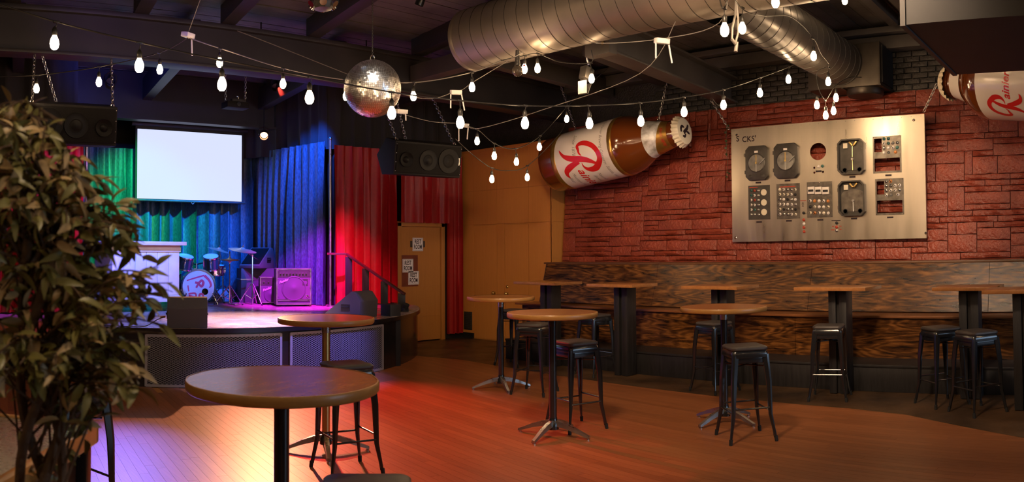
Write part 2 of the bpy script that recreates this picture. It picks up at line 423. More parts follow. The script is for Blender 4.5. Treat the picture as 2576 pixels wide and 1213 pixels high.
# main beam over the stage front, rafters, cross beams
beam = structure(MB().mm((-2, 8.62, 3.84), (10.2, 8.80, 4.28)).build('beam', MT['beam']))
MB().mm((-2, 8.55, 4.28), (10.2, 8.87, 4.34)).build('top_flange', MT['beam'], beam, bev=.01)
MB().mm((-2, 8.57, 3.80), (10.2, 8.85, 3.84)).build('bottom_flange', MT['beam'], beam, bev=.01)
def bar_between(name, p0, p1, w, h, m, parent=None):
    p0 = Vector(p0); p1 = Vector(p1); L = (p1 - p0).length
    M = frame((p0 + p1) / 2, p1 - p0, Vector((0, 0, 1)).cross(p1 - p0))
    return MB().box((0, 0, 0), (L, w, h), M).build(name, m, parent, bev=.006)
for x in (1.55, 3.72, 5.86, 8.0):
    structure(bar_between('rafter', (x - .13, 8.9, 4.28), (x + .62, 13.7, 4.28), .16, .36, MT['beam']))
for x in (-0.6, 1.1, 2.6, 3.7, 4.9, 6.6):
    structure(bar_between('rafter', (x - .9, 1.5, 4.46), (x + .2, 8.6, 4.46), .18, .24, MT['beam']))
ib = structure(bar_between('cross_beam', (6.56, 5.18, 3.92), (10.1, 5.52, 3.92), .05, .36, MT['beam2']))
bar_between('flange', (6.56, 5.18, 3.745), (10.1, 5.52, 3.745), .26, .03, MT['beam2'], ib)
bar_between('flange', (6.56, 5.18, 4.10), (10.1, 5.52, 4.10), .26, .03, MT['beam2'], ib)
MB().box((6.60, 5.18, 3.86), (.14, .34, .34)).build('joint_bracket', MT['beam2'], ib, bev=.01)
MB().cyl((6.53, 5.10, 3.80), (6.515, 5.09, 3.80), .018, n=10).build('bolt', MT['brass'], ib)
structure(bar_between('cross_beam', (6.78, 5.2, 4.08), (6.78, 8.6, 4.08), .20, .22, MT['beam2']))
structure(bar_between('cross_beam', (7.9, 6.4, 4.30), (10.1, 6.7, 4.30), .20, .30, MT['beam2']))
structure(bar_between('cross_beam', (6.9, 7.6, 4.22), (10.1, 7.75, 4.22), .16, .26, MT['beam2']))
structure(bar_between('ledger', (10.0, 0.5, 4.31), (10.0, 8.6, 4.31), .22, .17, MT['beam2']))
structure(bar_between('ledger', (9.93, 0.5, 4.45), (9.93, 8.6, 4.45), .30, .08, MT['beam2']))
for yy in (2.55, 2.85):
    structure(bar_between('joist', (6.6, yy, 4.50), (9.6, yy, 4.50), .12, .14, MT['beam2']))
structure(bar_between('conduit', (8.35, 2.95, 4.53), (8.35, 2.95, 4.05), .025, .025, MT['beam']))
# dark bulkhead with a boxed underside over the right of the room
bh = structure(MB().mm((4.92, -3.0, 3.05), (6.5, 1.40, 4.56)).build('bulkhead', MT['black']))
MB().mm((4.905, 1.38, 3.04), (6.5, 1.415, 4.56)).build('edge_strip', MT['beam'], bh)
# bulkhead above the projection screen
sf = structure(MB().mm((2.55, 12.30, 3.80), (6.50, 12.42, 4.56)).build('stage_bulkhead', MT['beam']))
MB().mm((2.55, 12.24, 3.765), (6.52, 12.46, 3.80)).build('lower_lip', MT['beam'], sf)

# ---- stone wall: every stone its own block
BX = lambda z: 9.94 + 0.085 * (z - 1.38)
wall = structure(MB().prism([(-.2, 1.30), (8.66, 1.30), (8.66, 3.67), (-.2, 3.67)], 0, .2, frame((9.837, 0, 0), (0, 1, 0), (0.085, 0, 1))).build('wall_right', MT['mortar']))
CU, CV = 0.055, 0.078
NU, NV = int(8.86 / CU), 30
occ = [[False] * NU for _ in range(NV)]
stones = []
for j in range(NV):
    i = 0
    while i < NU:
        if occ[j][i]: i += 1; continue
        hmax = 1
        want = RND.choices((1, 2, 3, 4), (62, 24, 10, 4))[0]
        while hmax < want and j + hmax < NV and not occ[j + hmax][i]: hmax += 1
        wwant = RND.randint(*{1: (6, 17), 2: (4, 12), 3: (4, 9), 4: (4, 8)}[hmax])
        wmax = 1
        while wmax < wwant and i + wmax < NU and all(not occ[j + b][i + wmax] for b in range(hmax)): wmax += 1
        if NU - (i + wmax) < 3 and all(not occ[j + b][c] for b in range(hmax) for c in range(i + wmax, NU)): wmax = NU - i
        for b in range(hmax):
            for c in range(wmax): occ[j + b][i + c] = True
        stones.append((i * CU - .2, 1.345 + j * CV, wmax * CU, hmax * CV)); i += wmax
def stone_mesh(w, h, sd):
    r = random.Random(sd); g = 0.0045
    nx = max(2, int(w / .09)); nz = max(2, int(h / .07))
    v = []; f = []
    for b in range(nz + 1):
        for a in range(nx + 1):
            ed = a in (0, nx) or b in (0, nz)
            y_ = g + (w - 2 * g) * a / nx + (0 if a in (0, nx) else r.uniform(-.012, .012))
            z_ = g + (h - 2 * g) * b / nz + (r.uniform(-.004, .004) if b in (0, nz) else r.uniform(-.008, .008))
            v.append((-(0.018 + r.uniform(0, .012)) if ed else -(0.034 + r.uniform(0, .022)), y_, z_))
    for b in range(nz):
        for a in range(nx):
            p = b * (nx + 1) + a; f.append((p, p + nx + 1, p + nx + 2, p + 1))
    rim = [a for a in range(nx + 1)] + [b * (nx + 1) + nx for b in range(1, nz + 1)] + [nz * (nx + 1) + a for a in range(nx - 1, -1, -1)] + [b * (nx + 1) for b in range(nz - 1, 0, -1)]
    n0 = len(v)
    for q in rim: v.append((0.02, v[q][1], v[q][2]))
    for a in range(len(rim)):
        b = (a + 1) % len(rim); f.append((rim[a], rim[b], n0 + b, n0 + a))
    mb = MB(); mb.add(v, f); return mb
stones.sort(key=lambda s: -s[2] * s[3] * (1 if s[0] + s[2] > 1.25 else .01))
lean = RY(math.atan(0.085))
for n_, (y0, z0, w, h) in enumerate(stones[:300]):
    o = stone_mesh(w, h, n_).build('stone', MT['stone'], wall, smooth=50)
    o.matrix_local = T(BX(z0), y0, z0) @ lean
if len(stones) > 300:
    mb = MB()
    for n_, (y0, z0, w, h) in enumerate(stones[300:]):
        q = stone_mesh(w, h, 900 + n_); mb.add(q.v, q.f, T(BX(z0), y0, z0) @ lean)
    stuff(mb.build('small_stones', MT['stone'], wall, smooth=50))
# thin strip along the edge of the planks
tr = MB(); tp = [(5.3, -0.6), (6.39, 0.86), (7.13, 2.07), (7.28, 2.7), (7.62, 8.6), (7.4, 9.4)]
for a, c in zip(tp[:-1], tp[1:]): tr.tube([(a[0], a[1], .006), (c[0], c[1], .006)], .006, 4)
structure(tr.build('trim_1', MT['brass']))
# black painted brick above it
up_wall = structure(MB().mm((10.17, -5, 0.0), (10.6, 11, 4.6)).build('wall_upper_right', MT['blackbrick']))
bm_ = MB().box((0, 0, 0), (.05, .212, .066)).mesh('brick', bev=.006)
for r_ in range(9):
    for c_ in range(24):
        y0 = 1.55 + c_ * .222 + (.111 if r_ % 2 else 0)
        o = obj('brick', bm_, MT['blackbrick'], up_wall); o.location = (10.16 + RND.uniform(-.006, .006), y0, 3.74 + r_ * .075)
        o.rotation_euler = (RND.uniform(-.012, .012), RND.uniform(-.03, .03), RND.uniform(-.02, .02))

# ---- veneered closet wall with a pair of doors
cw = structure(MB().mm((9.72, 8.70, 0), (10.2, 10.98, 3.40)).build('wall_closet', MT['doorwood']))
rows = [(0.10, 1.474), (1.477, 2.077), (2.08, 2.692), (2.695, 3.40)]
cols = [(8.69, 9.209), (9.212, 9.803), (9.806, 9.985), (9.988, 10.605), (10.608, 10.90)]
for (za, zb) in rows:
    for ci, (ya, yb) in enumerate(cols):
        if ci in (1, 3) and zb < 2.08: continue
        MB().mm((9.700, ya, za), (9.725, yb, zb)).build('panel', MT['woodpanel'], cw)
for (za, zb) in rows:
    MB().mm((9.70, 8.672, za), (10.16, 8.705, zb)).build('panel', MT['doorwood'], cw)
MB().mm((9.685, 8.66, 3.40), (10.2, 10.98, 3.45)).build('top_trim', MT['woodpanel'], cw, bev=.004)
for ya, yb in ((8.69, 9.2), (10.62, 10.9)):
    MB().mm((9.685, ya, 0.0), (9.72, yb, 0.095)).build('baseboard', MT['black'], cw)
for n_, (ya, yb, ky) in enumerate(((9.217, 9.798, 9.735), (9.992, 10.598, 10.06))):
    d = structure(MB().mm((9.706, ya + .006, 0.02), (9.735, yb - .006, 2.05)).build('door_%d' % (n_ + 2), MT['woodpanel'], None))
    kb = MB(); kb.lathe([(.028, 0), (.028, .008), (.012, .012), (.012, .03), (.028, .045), (.03, .055), (.02, .066)], 16, T(9.706, ky, .85) @ RY(-PI / 2))
    kb.build('knob', MT['brass'], d, smooth=40)
    if n_ == 0:
        kb = MB(); kb.lathe([(.026, 0), (.026, .012), (.018, .02)], 16, T(9.706, ky, .97) @ RY(-PI / 2)); kb.build('deadbolt', MT['brass'], d, smooth=40)
vent = structure(MB().mm((9.69, 10.65, .15), (9.712, 10.87, .48)).build('vent_grille', MT['darkmetal'], None, bev=.004))
for q in range(9):
    MB().mm((9.682, 10.67, .175 + q * .033), (9.692, 10.85, .19 + q * .033)).build('slat', MT['darkmetal'], vent)

# ---- rest room door in the back wall
door = structure(MB().mm((8.245, 10.90, 0.015), (9.145, 10.94, 2.03)).build('door_1', MT['doorwood'], None, bev=.003))
for za, zb in ((.02, .44), (.445, .98), (.985, 1.53), (1.535, 2.02)):
    MB().mm((8.25, 10.894, za), (9.14, 10.905, zb)).build('panel', MT['doorwood'], door)
MB().mm((8.16, 10.86, 0), (8.24, 10.99, 2.10)).build('door_frame', MT['doorwood'], door, bev=.004)
MB().mm((9.15, 10.86, 0), (9.23, 10.99, 2.10)).build('door_frame', MT['doorwood'], door, bev=.004)
MB().mm((8.16, 10.86, 2.035), (9.23, 10.99, 2.12)).build('door_frame', MT['doorwood'], door, bev=.004)
MB().mm((8.25, 10.886, .98), (8.62, 10.896, 1.53)).build('push_plate', mat('rust_plate', (.20, .05, .025), .4, var=.2), door)
structure(MB().mm((9.24, 10.90, 0), (9.70, 10.98, 0.095)).build('baseboard_back', MT['black']))
def sign(x, z, label, w=.235):
    t = thing('restroom_sign', label, 'sign', (x, 10.884, z))
    MB().mm((-w / 2, -.004, -w / 2), (w / 2, 0, w / 2)).build('sheet', MT['paper'], t)
    q = MB(); q.add(*fill_geo(rect(-w * .46, -w * .46, w * .46, w * .46), [rect(-w * .445, -w * .445, w * .445, w * .445)], .001), T(0, -.0055, 0) @ RX(PI / 2)); q.build('border', MT['ink'], t)
    q = MB(); q.add(*text_geo('REST', w * .46, .022, sx=.66), T(0, -.0058, w * .2) @ RX(PI / 2)); q.add(*text_geo('ROOM', w * .46, .022, sx=.55), T(0, -.0058, -w * .2) @ RX(PI / 2))
    q.build('lettering', MT['ink'], t)
sign(8.617, 1.72, 'white REST ROOM notice alone high on the brown door over a dark plate')
sign(8.395, 1.345, 'white REST ROOM notice on the rusty push plate, upper of the pair')
sign(8.52, 1.130, 'white REST ROOM notice overlapping the lower corner of the notice above it')
for x in (8.49, 8.745):
    MB().mm((x - .035, 10.884, 1.67), (x + .035, 10.894, 1.78)).build('dark_plate', MT['darkmetal'], door)

# ---- stage
SC = Vector((4.71, 12.03)); SR = 3.80; SZ = 0.70
def arc(phi, r=SR): return (SC.x + r * math.sin(phi), SC.y - r * math.cos(phi))
ph0, ph1 = -1.29, 1.10
st_poly = [arc(ph0 + (ph1 - ph0) * i / 60) for i in range(61)] + [(8.1, 10.97), (6.97, 10.97), (6.97, 13.78), (2.56, 13.78), (2.56, 10.97), (1.06, 10.97)]
stage = structure(MB().prism(st_poly, SZ - .035, SZ).build('stage', MT['stage']))
mb = MB()
def curved(mb, pa, pb, z0, z1, r0, r1, n=24):
    v = []
    for i in range(n + 1):
        p = pa + (pb - pa) * i / n
        for r, z in ((r0, z0), (r1, z0), (r1, z1), (r0, z1)):
            x, y = arc(p, r); v.append((x, y, z))
    f = []
    for i in range(n):
        for k in range(4):
            k2 = (k + 1) % 4; f.append((i * 4 + k, (i + 1) * 4 + k, (i + 1) * 4 + k2, i * 4 + k2))
    f += [(0, 1, 2, 3), tuple(n * 4 + k for k in (3, 2, 1, 0))]
    return mb.add(v, f)
curved(MB(), ph0, ph1, 0, SZ - .04, SR - .10, SR - .03, 60).build('fascia', MT['black_gloss'], stage, smooth=30)
curved(MB(), ph0, ph1, SZ - .055, SZ - .002, SR - .02, SR + .012, 60).build('edge_nosing', MT['black_gloss'], stage, smooth=30)
for pa, pb in ((-.492, -.066), (-.030, .392)):
    fr = MB()
    for z0, z1 in ((.015, .045), (.595, .625)): curved(fr, pa, pb, z0, z1, SR - .03, SR - .012)
    for p in (pa, pb): curved(fr, p - .004, p + .004, .02, .62, SR - .03, SR - .010, 1)
    fr.build('panel_frame', MT['meshsteel'], stage, smooth=30)
    curved(MB(), pa, pb, .03, .61, SR - .029, SR - .027).build('panel_backing', mat('panel_backing', (.012, .011, .02), .7), stage)
    ms = MB(); A_ = (pb - pa) * SR; H_ = .55; dx, dz = .052, .0255
    def on(u, z): x, y = arc(pa + u / SR, SR - .018); return (x, y, z)
    nseg = 40
    span = H_ / dz * dx
    for sgn in (1, -1):
        u0 = -span
        while u0 < A_ + span:
            pts = []
            for q in range(nseg + 1):
                z = .045 + H_ * q / nseg; u = u0 + sgn * span * (q / nseg) if sgn > 0 else u0 + span - span * (q / nseg)
                if 0 <= u <= A_: pts.append(on(u, z))
            if len(pts) > 1: ms.tube(pts, .0024, 4, caps=False)
            u0 += dx
    stuff(ms.build('expanded_mesh', MT['meshsteel'], stage))
    for q in range(9):
        x, y = arc(pa + (pb - pa) * (q + .5) / 9, SR - .010); fr2 = MB().sphere((x, y, .61), .007, 6, 4); fr2.build('rivet', MT['steel'], stage)
MB().mm((6.42, 8.72, .0), (6.60, 8.95, .86)).build('corner_post', MT['black'], stage, bev=.006)
structure(MB().mm((5.1, 11.3, SZ), (5.95, 12.7, SZ + .008)).build('stage_carpet', mat('stage_carpet', (.30, .16, .18), .95, bump=.4, bscale=200)))

# ---- curtains
def curtain(name, path, z0, z1, folds, amp, m, seed, label=None, gathered=True, hem=0.0):
    r = random.Random(seed); path = [Vector((p[0], p[1])) for p in path]
    L = sum((path[i + 1] - path[i]).length for i in range(len(path) - 1))
    n = max(24, int(L * folds * 9)); rows_ = 9
    ph = 0; phs = []; am = []
    fa, ff = 1.0, 1.0
    for i in range(n + 1):
        if i % 9 == 0: fa = r.uniform(.35, 1.25); ff = r.uniform(.75, 1.4)
        ph += 2 * PI * folds * L / n * ff; phs.append(ph); am.append(fa)
    am = [sum(am[max(0, i - 4):i + 5]) / len(am[max(0, i - 4):i + 5]) for i in range(n + 1)]
    v = []; f = []
    for i in range(n + 1):
        s = L * i / n; k = 0
        while k < len(path) - 2 and s > (path[k + 1] - path[k]).length: s -= (path[k + 1] - path[k]).length; k += 1
        d = (path[k + 1] - path[k]); ln = d.length; d = d / ln; p = path[k] + d * min(s, ln); nn = Vector((d.y, -d.x))
        for j in range(rows_ + 1):
            t = j / rows_; z = z0 + (z1 - z0) * (1 - t) + hem * math.sin(i * .7) * (t > .95)
            a = amp * am[i] * (.45 + .55 * min(1, t * 3)) * (1 + .25 * t)
            off = a * math.sin(phs[i] + .35 * math.sin(t * 3 + i * .05)) + .3 * a * math.sin(2.3 * phs[i] + t)
            q = p + nn * off + d * (.35 * a * math.cos(phs[i]))
            v.append((q.x, q.y, z))
    R_ = rows_ + 1
    for i in range(n):
        for j in range(rows_): f.append((i * R_ + j, (i + 1) * R_ + j, (i + 1) * R_ + j + 1, i * R_ + j + 1))
    mb = MB(); mb.add(v, f); o = mb.build(name, m, None, smooth=80)
    if label: tag(o, label, 'curtain')
    return o
curtain('stage_curtain', [(6.80, 10.80), (8.14, 10.80)], .72, 3.34, 5.5, .075, MT['redvelvet'], 3, 'tall red velvet curtain hanging behind the stair rail at the stage side')
curtain('curtain_valance', [(8.14, 10.79), (9.22, 10.79)], 2.10, 3.33, 5.0, .06, MT['redvelvet'], 4, 'short red velvet curtain hanging over the rest room door')
curtain('stage_curtain', [(9.22, 10.80), (9.62, 10.80)], .10, 3.35, 7.0, .055, MT['redvelvet'], 5, 'narrow red velvet curtain reaching the floor between rest room door and closet wall')
curtain('stage_curtain', [(-1.2, 10.75), (2.66, 10.80)], .72, 3.30, 7.0, .05, MT['redvelvet'], 6, 'wide dark red velvet curtain at the stage side behind the leafy plant')
curtain('backdrop_curtain', [(2.75, 13.25), (6.70, 13.05)], .71, 3.40, 4.4, .11, MT['velvet'], 7, 'crushed velvet backdrop hanging behind the screen and drum kit')
curtain('wing_curtain', [(6.50, 12.85), (6.62, 12.0), (6.77, 10.98)], .71, 3.42, 5.0, .085, MT['velvet'], 8, 'crushed velvet wing curtain hanging behind the guitar amplifiers')
curtain('wing_curtain', [(2.95, 12.9), (2.85, 12.0), (2.75, 11.1)], .71, 3.40, 5.0, .06, MT['velvet'], 9, 'crushed velvet wing curtain beside the white booth')
curtain('black_drape', [(6.2, 12.95), (6.72, 12.2), (6.80, 11.0), (9.6, 10.92)], 3.30, 4.55, 3.0, .04, MT['drape'], 10, 'black cloth drape above the red curtains and wing curtain')
curtain('black_drape', [(-2.0, 10.85), (2.6, 10.9)], 3.28, 4.55, 3.0, .04, MT['drape'], 12, 'black cloth drape above the wide dark red curtain')
for x, nm in ((6.755, 'pale steel pole at the edge of the red curtain by the stair rail'), (2.72, 'pale steel pole at the edge of the dark red curtain behind the plant')):
    t = thing('curtain_pole', nm, 'pole', (x, 10.82, SZ))
    MB().cyl((0, 0, 0), (0, 0, 2.72), .022, n=12).build('tube', MT['steel'], t, smooth=40)
    MB().cyl((0, 0, 0), (0, 0, .02), .06, n=16).build('base_plate', MT['steel'], t, smooth=40)
    MB().sphere((0, 0, 2.74), .03, 10, 8).build('finial', MT['steel'], t, smooth=60)
# ================================================================== FURNITURE
# ---- built-in bench along the stone wall
b = thing('banquette_bench', 'long built-in plywood bench with high back along the red stone wall', 'bench', (0, 0, 0))
Y0, Y1 = 0.2, 8.45
MB().mm((8.23, Y0, 0), (8.78, Y1 - .15, .27)).build('foot_step', MT['black_wood'], b, bev=.004)
MB().mm((8.215, Y0, .27), (8.80, Y1 - .15, .297)).build('step_top', MT['black_wood'], b, bev=.004)
seams = [Y0, 1.62, 3.92, 6.30, Y1]
for a, c in zip(seams[:-1], seams[1:]):
    MB().mm((8.745, a + .003, .297), (8.77, c - .003, .765)).build('front_panel', MT['plywood'], b)
    M = frame((9.14, (a + c) / 2, .80), (0, 1, 0), (.19, 0, .585))
    MB().box((0, .305, 0), (c - a - .005, .61, .022), M).build('back_panel', MT['plywood'], b)
MB().mm((8.70, Y0, .765), (9.17, Y1 + .12, .793)).build('seat', wood('seat_wood', (.10, .035, .012), (.24, .09, .03), .3, (14, 1, 14), coat=.3), b, bev=.004)
MB().mm((9.32, Y0, 1.385), (9.94, Y1 + .07, 1.412)).build('cap_rail', wood('cap_wood', (.06, .025, .01), (.16, .07, .025), .4, (14, 1, 14)), b, bev=.004)
MB().prism([(8.77, .30), (9.93, .30), (9.93, 1.385), (9.33, 1.385), (9.16, .795), (8.77, .765)], Y1 - .0, Y1 + .025, Matrix(((1, 0, 0, 0), (0, 0, 1, 0), (0, 1, 0, 0), (0, 0, 0, 1)))).build('end_panel', MT['black_wood'], b)
MB().mm((8.78, Y0, .0), (9.9, Y1, .75)).build('carcass', MT['black'], b)

# ---- bar-height ledge tables on slab posts in front of the bench
def ledge_table(y, x, w, label, z=1.172, dx=.56):
    t = thing('ledge_table', label, 'table', (x, y, 0), group='ledge tables along the bench')
    MB().mm((-.34, -w / 2, z - .038), (dx - .34, w / 2, z)).build('table_top', MT['tabletop'], t, bev=.006)
    for s in (-1, 1): MB().mm((-.10, s * .062 - .042, .004), (.10, s * .062 + .042, z - .038)).build('post_plank', MT['black_wood'], t, bev=.004)
    MB().mm((-.055, -.03, .004), (.055, .03, z - .04)).build('post_web', MT['black_wood'], t)
    return t
ledge_table(7.28, 8.10, .78, 'narrow ledge table on a black post at the bench end beside the closet doors')
ledge_table(6.00, 8.10, .72, 'narrow ledge table on a black post below the giant bottle, second from the closet')
ledge_table(4.56, 8.10, .74, 'narrow ledge table behind the round table that has a white collar')
ledge_table(3.08, 8.10, .82, 'narrow ledge table on a black post below the right half of the metal board')
ledge_table(1.62, 8.08, .66, 'narrow ledge table behind the two stools that stand close together')
ledge_table(0.98, 7.56, .72, 'ledge table standing forward of the bench beside the black box')
bk = thing('black_step_box', 'rough black wooden box on the concrete beside the forward ledge table', 'box', (7.30, .33, 0))
MB().mm((-.3, -.5, 0), (.3, .5, .5)).build('body', MT['black_wood'], bk, bev=.008)
MB().mm((-.32, -.52, .5), (.32, .52, .54)).build('lid', MT['black_wood'], bk, bev=.006)

# ---- round pedestal tables
def round_table(loc, rot, label, pole='black_steel', r=.39, seed=0, collar=True):
    rr = random.Random(seed)
    t = thing('round_table', label, 'table', (loc[0], loc[1], .010), rot, group='round pedestal tables on the dance floor')
    H = 1.06
    n = 64; wob = [rr.uniform(-1, 1) for _ in range(n)]
    wob = [(wob[i - 1] + wob[i] * 2 + wob[(i + 1) % n]) / 4 * .004 for i in range(n)]
    def ring(rad, z): return [((rad + wob[i]) * math.cos(2 * PI * i / n), (rad + wob[i]) * math.sin(2 * PI * i / n), z) for i in range(n)]
    q = MB(); v = ring(r - .006, H) + ring(r - .006, H - .012); q.add(v, [tuple(range(n)), tuple(range(n, 2 * n))[::-1]] + [(i, (i + 1) % n, n + (i + 1) % n, n + i) for i in range(n)])
    q.build('top', MT['tabletop'], t, smooth=40)
    q = MB(); prof = [(r - .007, H + .0015), (r - .002, H + .001), (r + .002, H - .006), (r + .001, H - .034), (r - .006, H - .042), (r - .03, H - .042), (r - .03, H - .012)]
    v = []
    for rad, z in prof: v += ring(rad, z)
    q.add(v, [(k * n + i, k * n + (i + 1) % n, (k + 1) * n + (i + 1) % n, (k + 1) * n + i) for k in range(len(prof) - 1) for i in range(n)])
    q.build('rim', MT['tablerim'], t, smooth=50)
    MB().cyl((0, 0, H - .042), (0, 0, H - .018), r - .03, n=40).build('underside', MT['doorwood'], t, smooth=40)
    MB().cyl((0, 0, .09), (0, 0, H - .04), .032, n=20).build('pole', MT[pole], t, smooth=40)
    q = MB(); q.lathe([(.034, H - .12), (.036, H - .10), (.036, H - .06), (.075, H - .05), (.075, H - .042)], 20); q.build('top_collar', MT['steel'] if collar else MT['black_steel'], t, smooth=40)
    q = MB(); q.lathe([(.05, .06), (.05, .11), (.036, .13), (.034, .16)], 20); q.build('hub', MT['black_steel'], t, smooth=40)
    q = MB()
    pts = [(.03, .118, .020, .030), (.10, .108, .022, .028), (.2, .080, .021, .022), (.29, .045, .019, .016), (.345, .026, .018, .012)]
    v = []
    for x, z, w, h in pts: v += [(x, -w, z - h), (x, w, z - h), (x, w * .8, z + h * .6), (x, -w * .8, z + h * .6)]
    f = [(i * 4 + k, (i + 1) * 4 + k, (i + 1) * 4 + (k + 1) % 4, i * 4 + (k + 1) % 4) for i in range(4) for k in range(4)] + [(0, 1, 2, 3), (19, 18, 17, 16)]
    q.add(v, f); lm = q.mesh('leg', smooth=35)
    gm = MB(); gm.lathe([(.016, 0), (.016, .008), (.008, .012), (.008, .03)], 10, T(.33, 0, 0)); gm = gm.mesh('glide', smooth=40)
    for k in range(4):
        o = obj('leg', lm, MT['steel'] if k % 2 == 0 else MT['black_steel'], t); o.rotation_euler = (0, 0, k * PI / 2)
        obj('glide', gm, MT['chrome'], o)
    return t
rd = math.radians
round_table((1.55, 2.86), rd(20), 'large brown round table with dark thick pole standing apart before the stage', 'black_steel', .40, 1, False)
round_table((3.295, 5.34), rd(-28), 'round table with brassy pole in front of the stage mesh panels', 'brass', .385, 2)
round_table((6.37, 6.50), rd(-31), 'round table with chrome collar in front of the closet doors', 'black_steel', .39, 3)
round_table((5.04, 4.51), rd(13), 'round table with scuffed black pole and worn orange rim beside a padded stool', 'black_steel', .39, 4, False)
round_table((6.30, 3.54), rd(-12), 'round table with white collar behind a black stool below the metal board', 'black_steel', .40, 5)
round_table((0.98, 5.25), rd(0), 'round table hidden behind the leafy plant near the stage', 'black_steel', .39, 6)

# ---- metal bar stools
def make_stool(label):
    t = thing('bar_stool', label, 'stool', group='black metal bar stools')
    H = .745; s0, s1 = .135, .198
    q = MB()
    def rr(h, z, c=.035, n=4):
        out = []
        for (cx, cy, a0) in ((h - c, h - c, 0), (-h + c, h - c, PI / 2), (-h + c, -h + c, PI), (h - c, -h + c, 3 * PI / 2)):
            for k in range(n + 1):
                a = a0 + PI / 2 * k / n; out.append((cx + c * math.cos(a), cy + c * math.sin(a), z))
        return out
    def loft(rings):
        m = MB(); n = len(rings[0]); v = [p for r in rings for p in r]
        f = [(k * n + i, k * n + (i + 1) % n, (k + 1) * n + (i + 1) % n, (k + 1) * n + i) for k in range(len(rings) - 1) for i in range(n)]
        f += [tuple(range(n))[::-1], tuple(range((len(rings) - 1) * n, len(rings) * n))]
        return m.add(v, f)
    loft([rr(.158, H - .055), rr(.160, H - .03), rr(.156, H - .012), rr(.150, H)]).build('seat', MT['black_steel'], t, smooth=35)
    loft([rr(.150, H + .001, .03), rr(.158, H + .008, .04), rr(.158, H + .024, .04), rr(.148, H + .034, .045), rr(.10, H + .037, .04)]).build('seat_pad', MT['pad'], t, smooth=50)
    for a in range(4):
        q = MB(); c, s = math.cos(a * PI / 2), math.sin(a * PI / 2)
        def P(x, y, z): return (x * c - y * s, x * s + y * c, z)
        v = []
        for z, off, w in ((H - .03, s0 + .02, .052), (H - .25, s0 + .038, .045), (.22, s1 - .022, .030), (.03, s1 + .004, .017)):
            v += [P(off, off, z), P(off + .004, off - w * .35, z), P(off - .006, off - w, z), P(off - .018, off - w, z), P(off - .02, off - .02, z), P(off - w, off - .018, z), P(off - w, off - .006, z), P(off - w * .35, off + .004, z)]
        n = 8
        f = [(k * n + i, k * n + (i + 1) % n, (k + 1) * n + (i + 1) % n, (k + 1) * n + i) for k in range(3) for i in range(n)] + [tuple(range(n))[::-1], tuple(range(3 * n, 4 * n))]
        q.add(v, f); o = q.build('leg', MT['black_steel'], t, smooth=30)
        MB().cyl(P(s1 + .001, s1 + .001, 0), P(s1 - .004, s1 - .004, .045), .014, .016, n=10).build('foot_cap', MT['rubber'], o, smooth=40)
        zz = .245 if a % 2 else .275
        q = MB(); q.cyl(P(s1 - .03, s1 - .035, zz), P(s1 - .03, -s1 + .035, zz), .0075, n=8); q.build('foot_rail', MT['black_steel'], t, smooth=40)
        q = MB(); q.box((s0 + .005, 0, H - .075), (.012, .24, .05), RZ(a * PI / 2)); q.build('apron', MT['black_steel'], t, bev=.004)
    q = MB()
    for sx in (1, -1): q.cyl((s0 * .9, sx * s0 * .9, H - .13), (-s0 * .9, -sx * s0 * .9, H - .13), .006, n=6)
    q.build('cross_brace', MT['black_steel'], t, smooth=40)
    return t
spots = [(5.40, 4.56, -16, 'black stool with brown pad tucked beside the table with scuffed pole'),
         (5.85, 3.09, 47, 'black stool with shiny seat in front of the white-collared round table'),
         (3.13, 4.79, -9.5, 'black stool under the round table that has a brassy pole'),
         (6.42, 6.02, 18, 'black stool half hidden by the round table with chrome collar'),
         (7.85, 7.75, 10, 'black stool by the end of the bench near the closet doors'),
         (7.90, 6.33, -12, 'black stool against the bench step below the giant bottle base'),
         (7.69, 4.45, -14, 'black stool against the bench behind the white-collared round table'),
         (7.75, 3.08, 13, 'black stool facing the bench below the middle of the metal board'),
         (7.72, 1.86, 46, 'black stool of a close pair, the one nearer the bench'),
         (7.39, 1.43, 49, 'black stool of a close pair, standing forward with a glossy front leg'),
         (1.555, 2.25, -35, 'stool with grey-brown seat pad close to the table with dark thick pole'),
         (1.06, 4.48, 22, 'black stool half hidden behind the leafy plant')]
proto = make_stool(spots[0][3])
for i, (x, y, a, lab) in enumerate(spots):
    zf = .010 if x < 7.2 + .06 * y else 0.0
    if x > 7.35: zf = 0.0
    if i == 0: proto.location = (x, y, zf); proto.rotation_euler = (0, 0, rd(a))
    else: dup(proto, lab, (x, y, zf), rd(a))

# ---- foreground ledge (half wall) by the plant
lg = thing('ledge_counter', 'wood trimmed counter end with speckled top behind the plant trunk', 'counter', (0, 0, 0))
Lm = frame((.64, 2.62, 0), (-.56, -.83, 0), (.83, -.56, 0))
MB().mm((0, -.62, .0), (1.6, 0, .955), Lm).build('base', wood('dark_boards', (.035, .012, .006), (.09, .03, .012), .5, (12, 12, 1)), lg)
MB().mm((-.03, -.65, .955), (1.6, .03, .998), Lm).build('top', MT['stonetop'], lg, bev=.003)
MB().mm((-.055, .02, .935), (1.6, .055, 1.004), Lm).build('wood_trim', MT['tablerim'], lg, bev=.008)
MB().mm((-.055, -.66, .935), (-.02, .055, 1.004), Lm).build('wood_trim', MT['tablerim'], lg, bev=.008)
MB().mm((-.02, -.0, .0), (.03, .04, .93), Lm).build('corner_post', MT['black_steel'], lg, bev=.005)

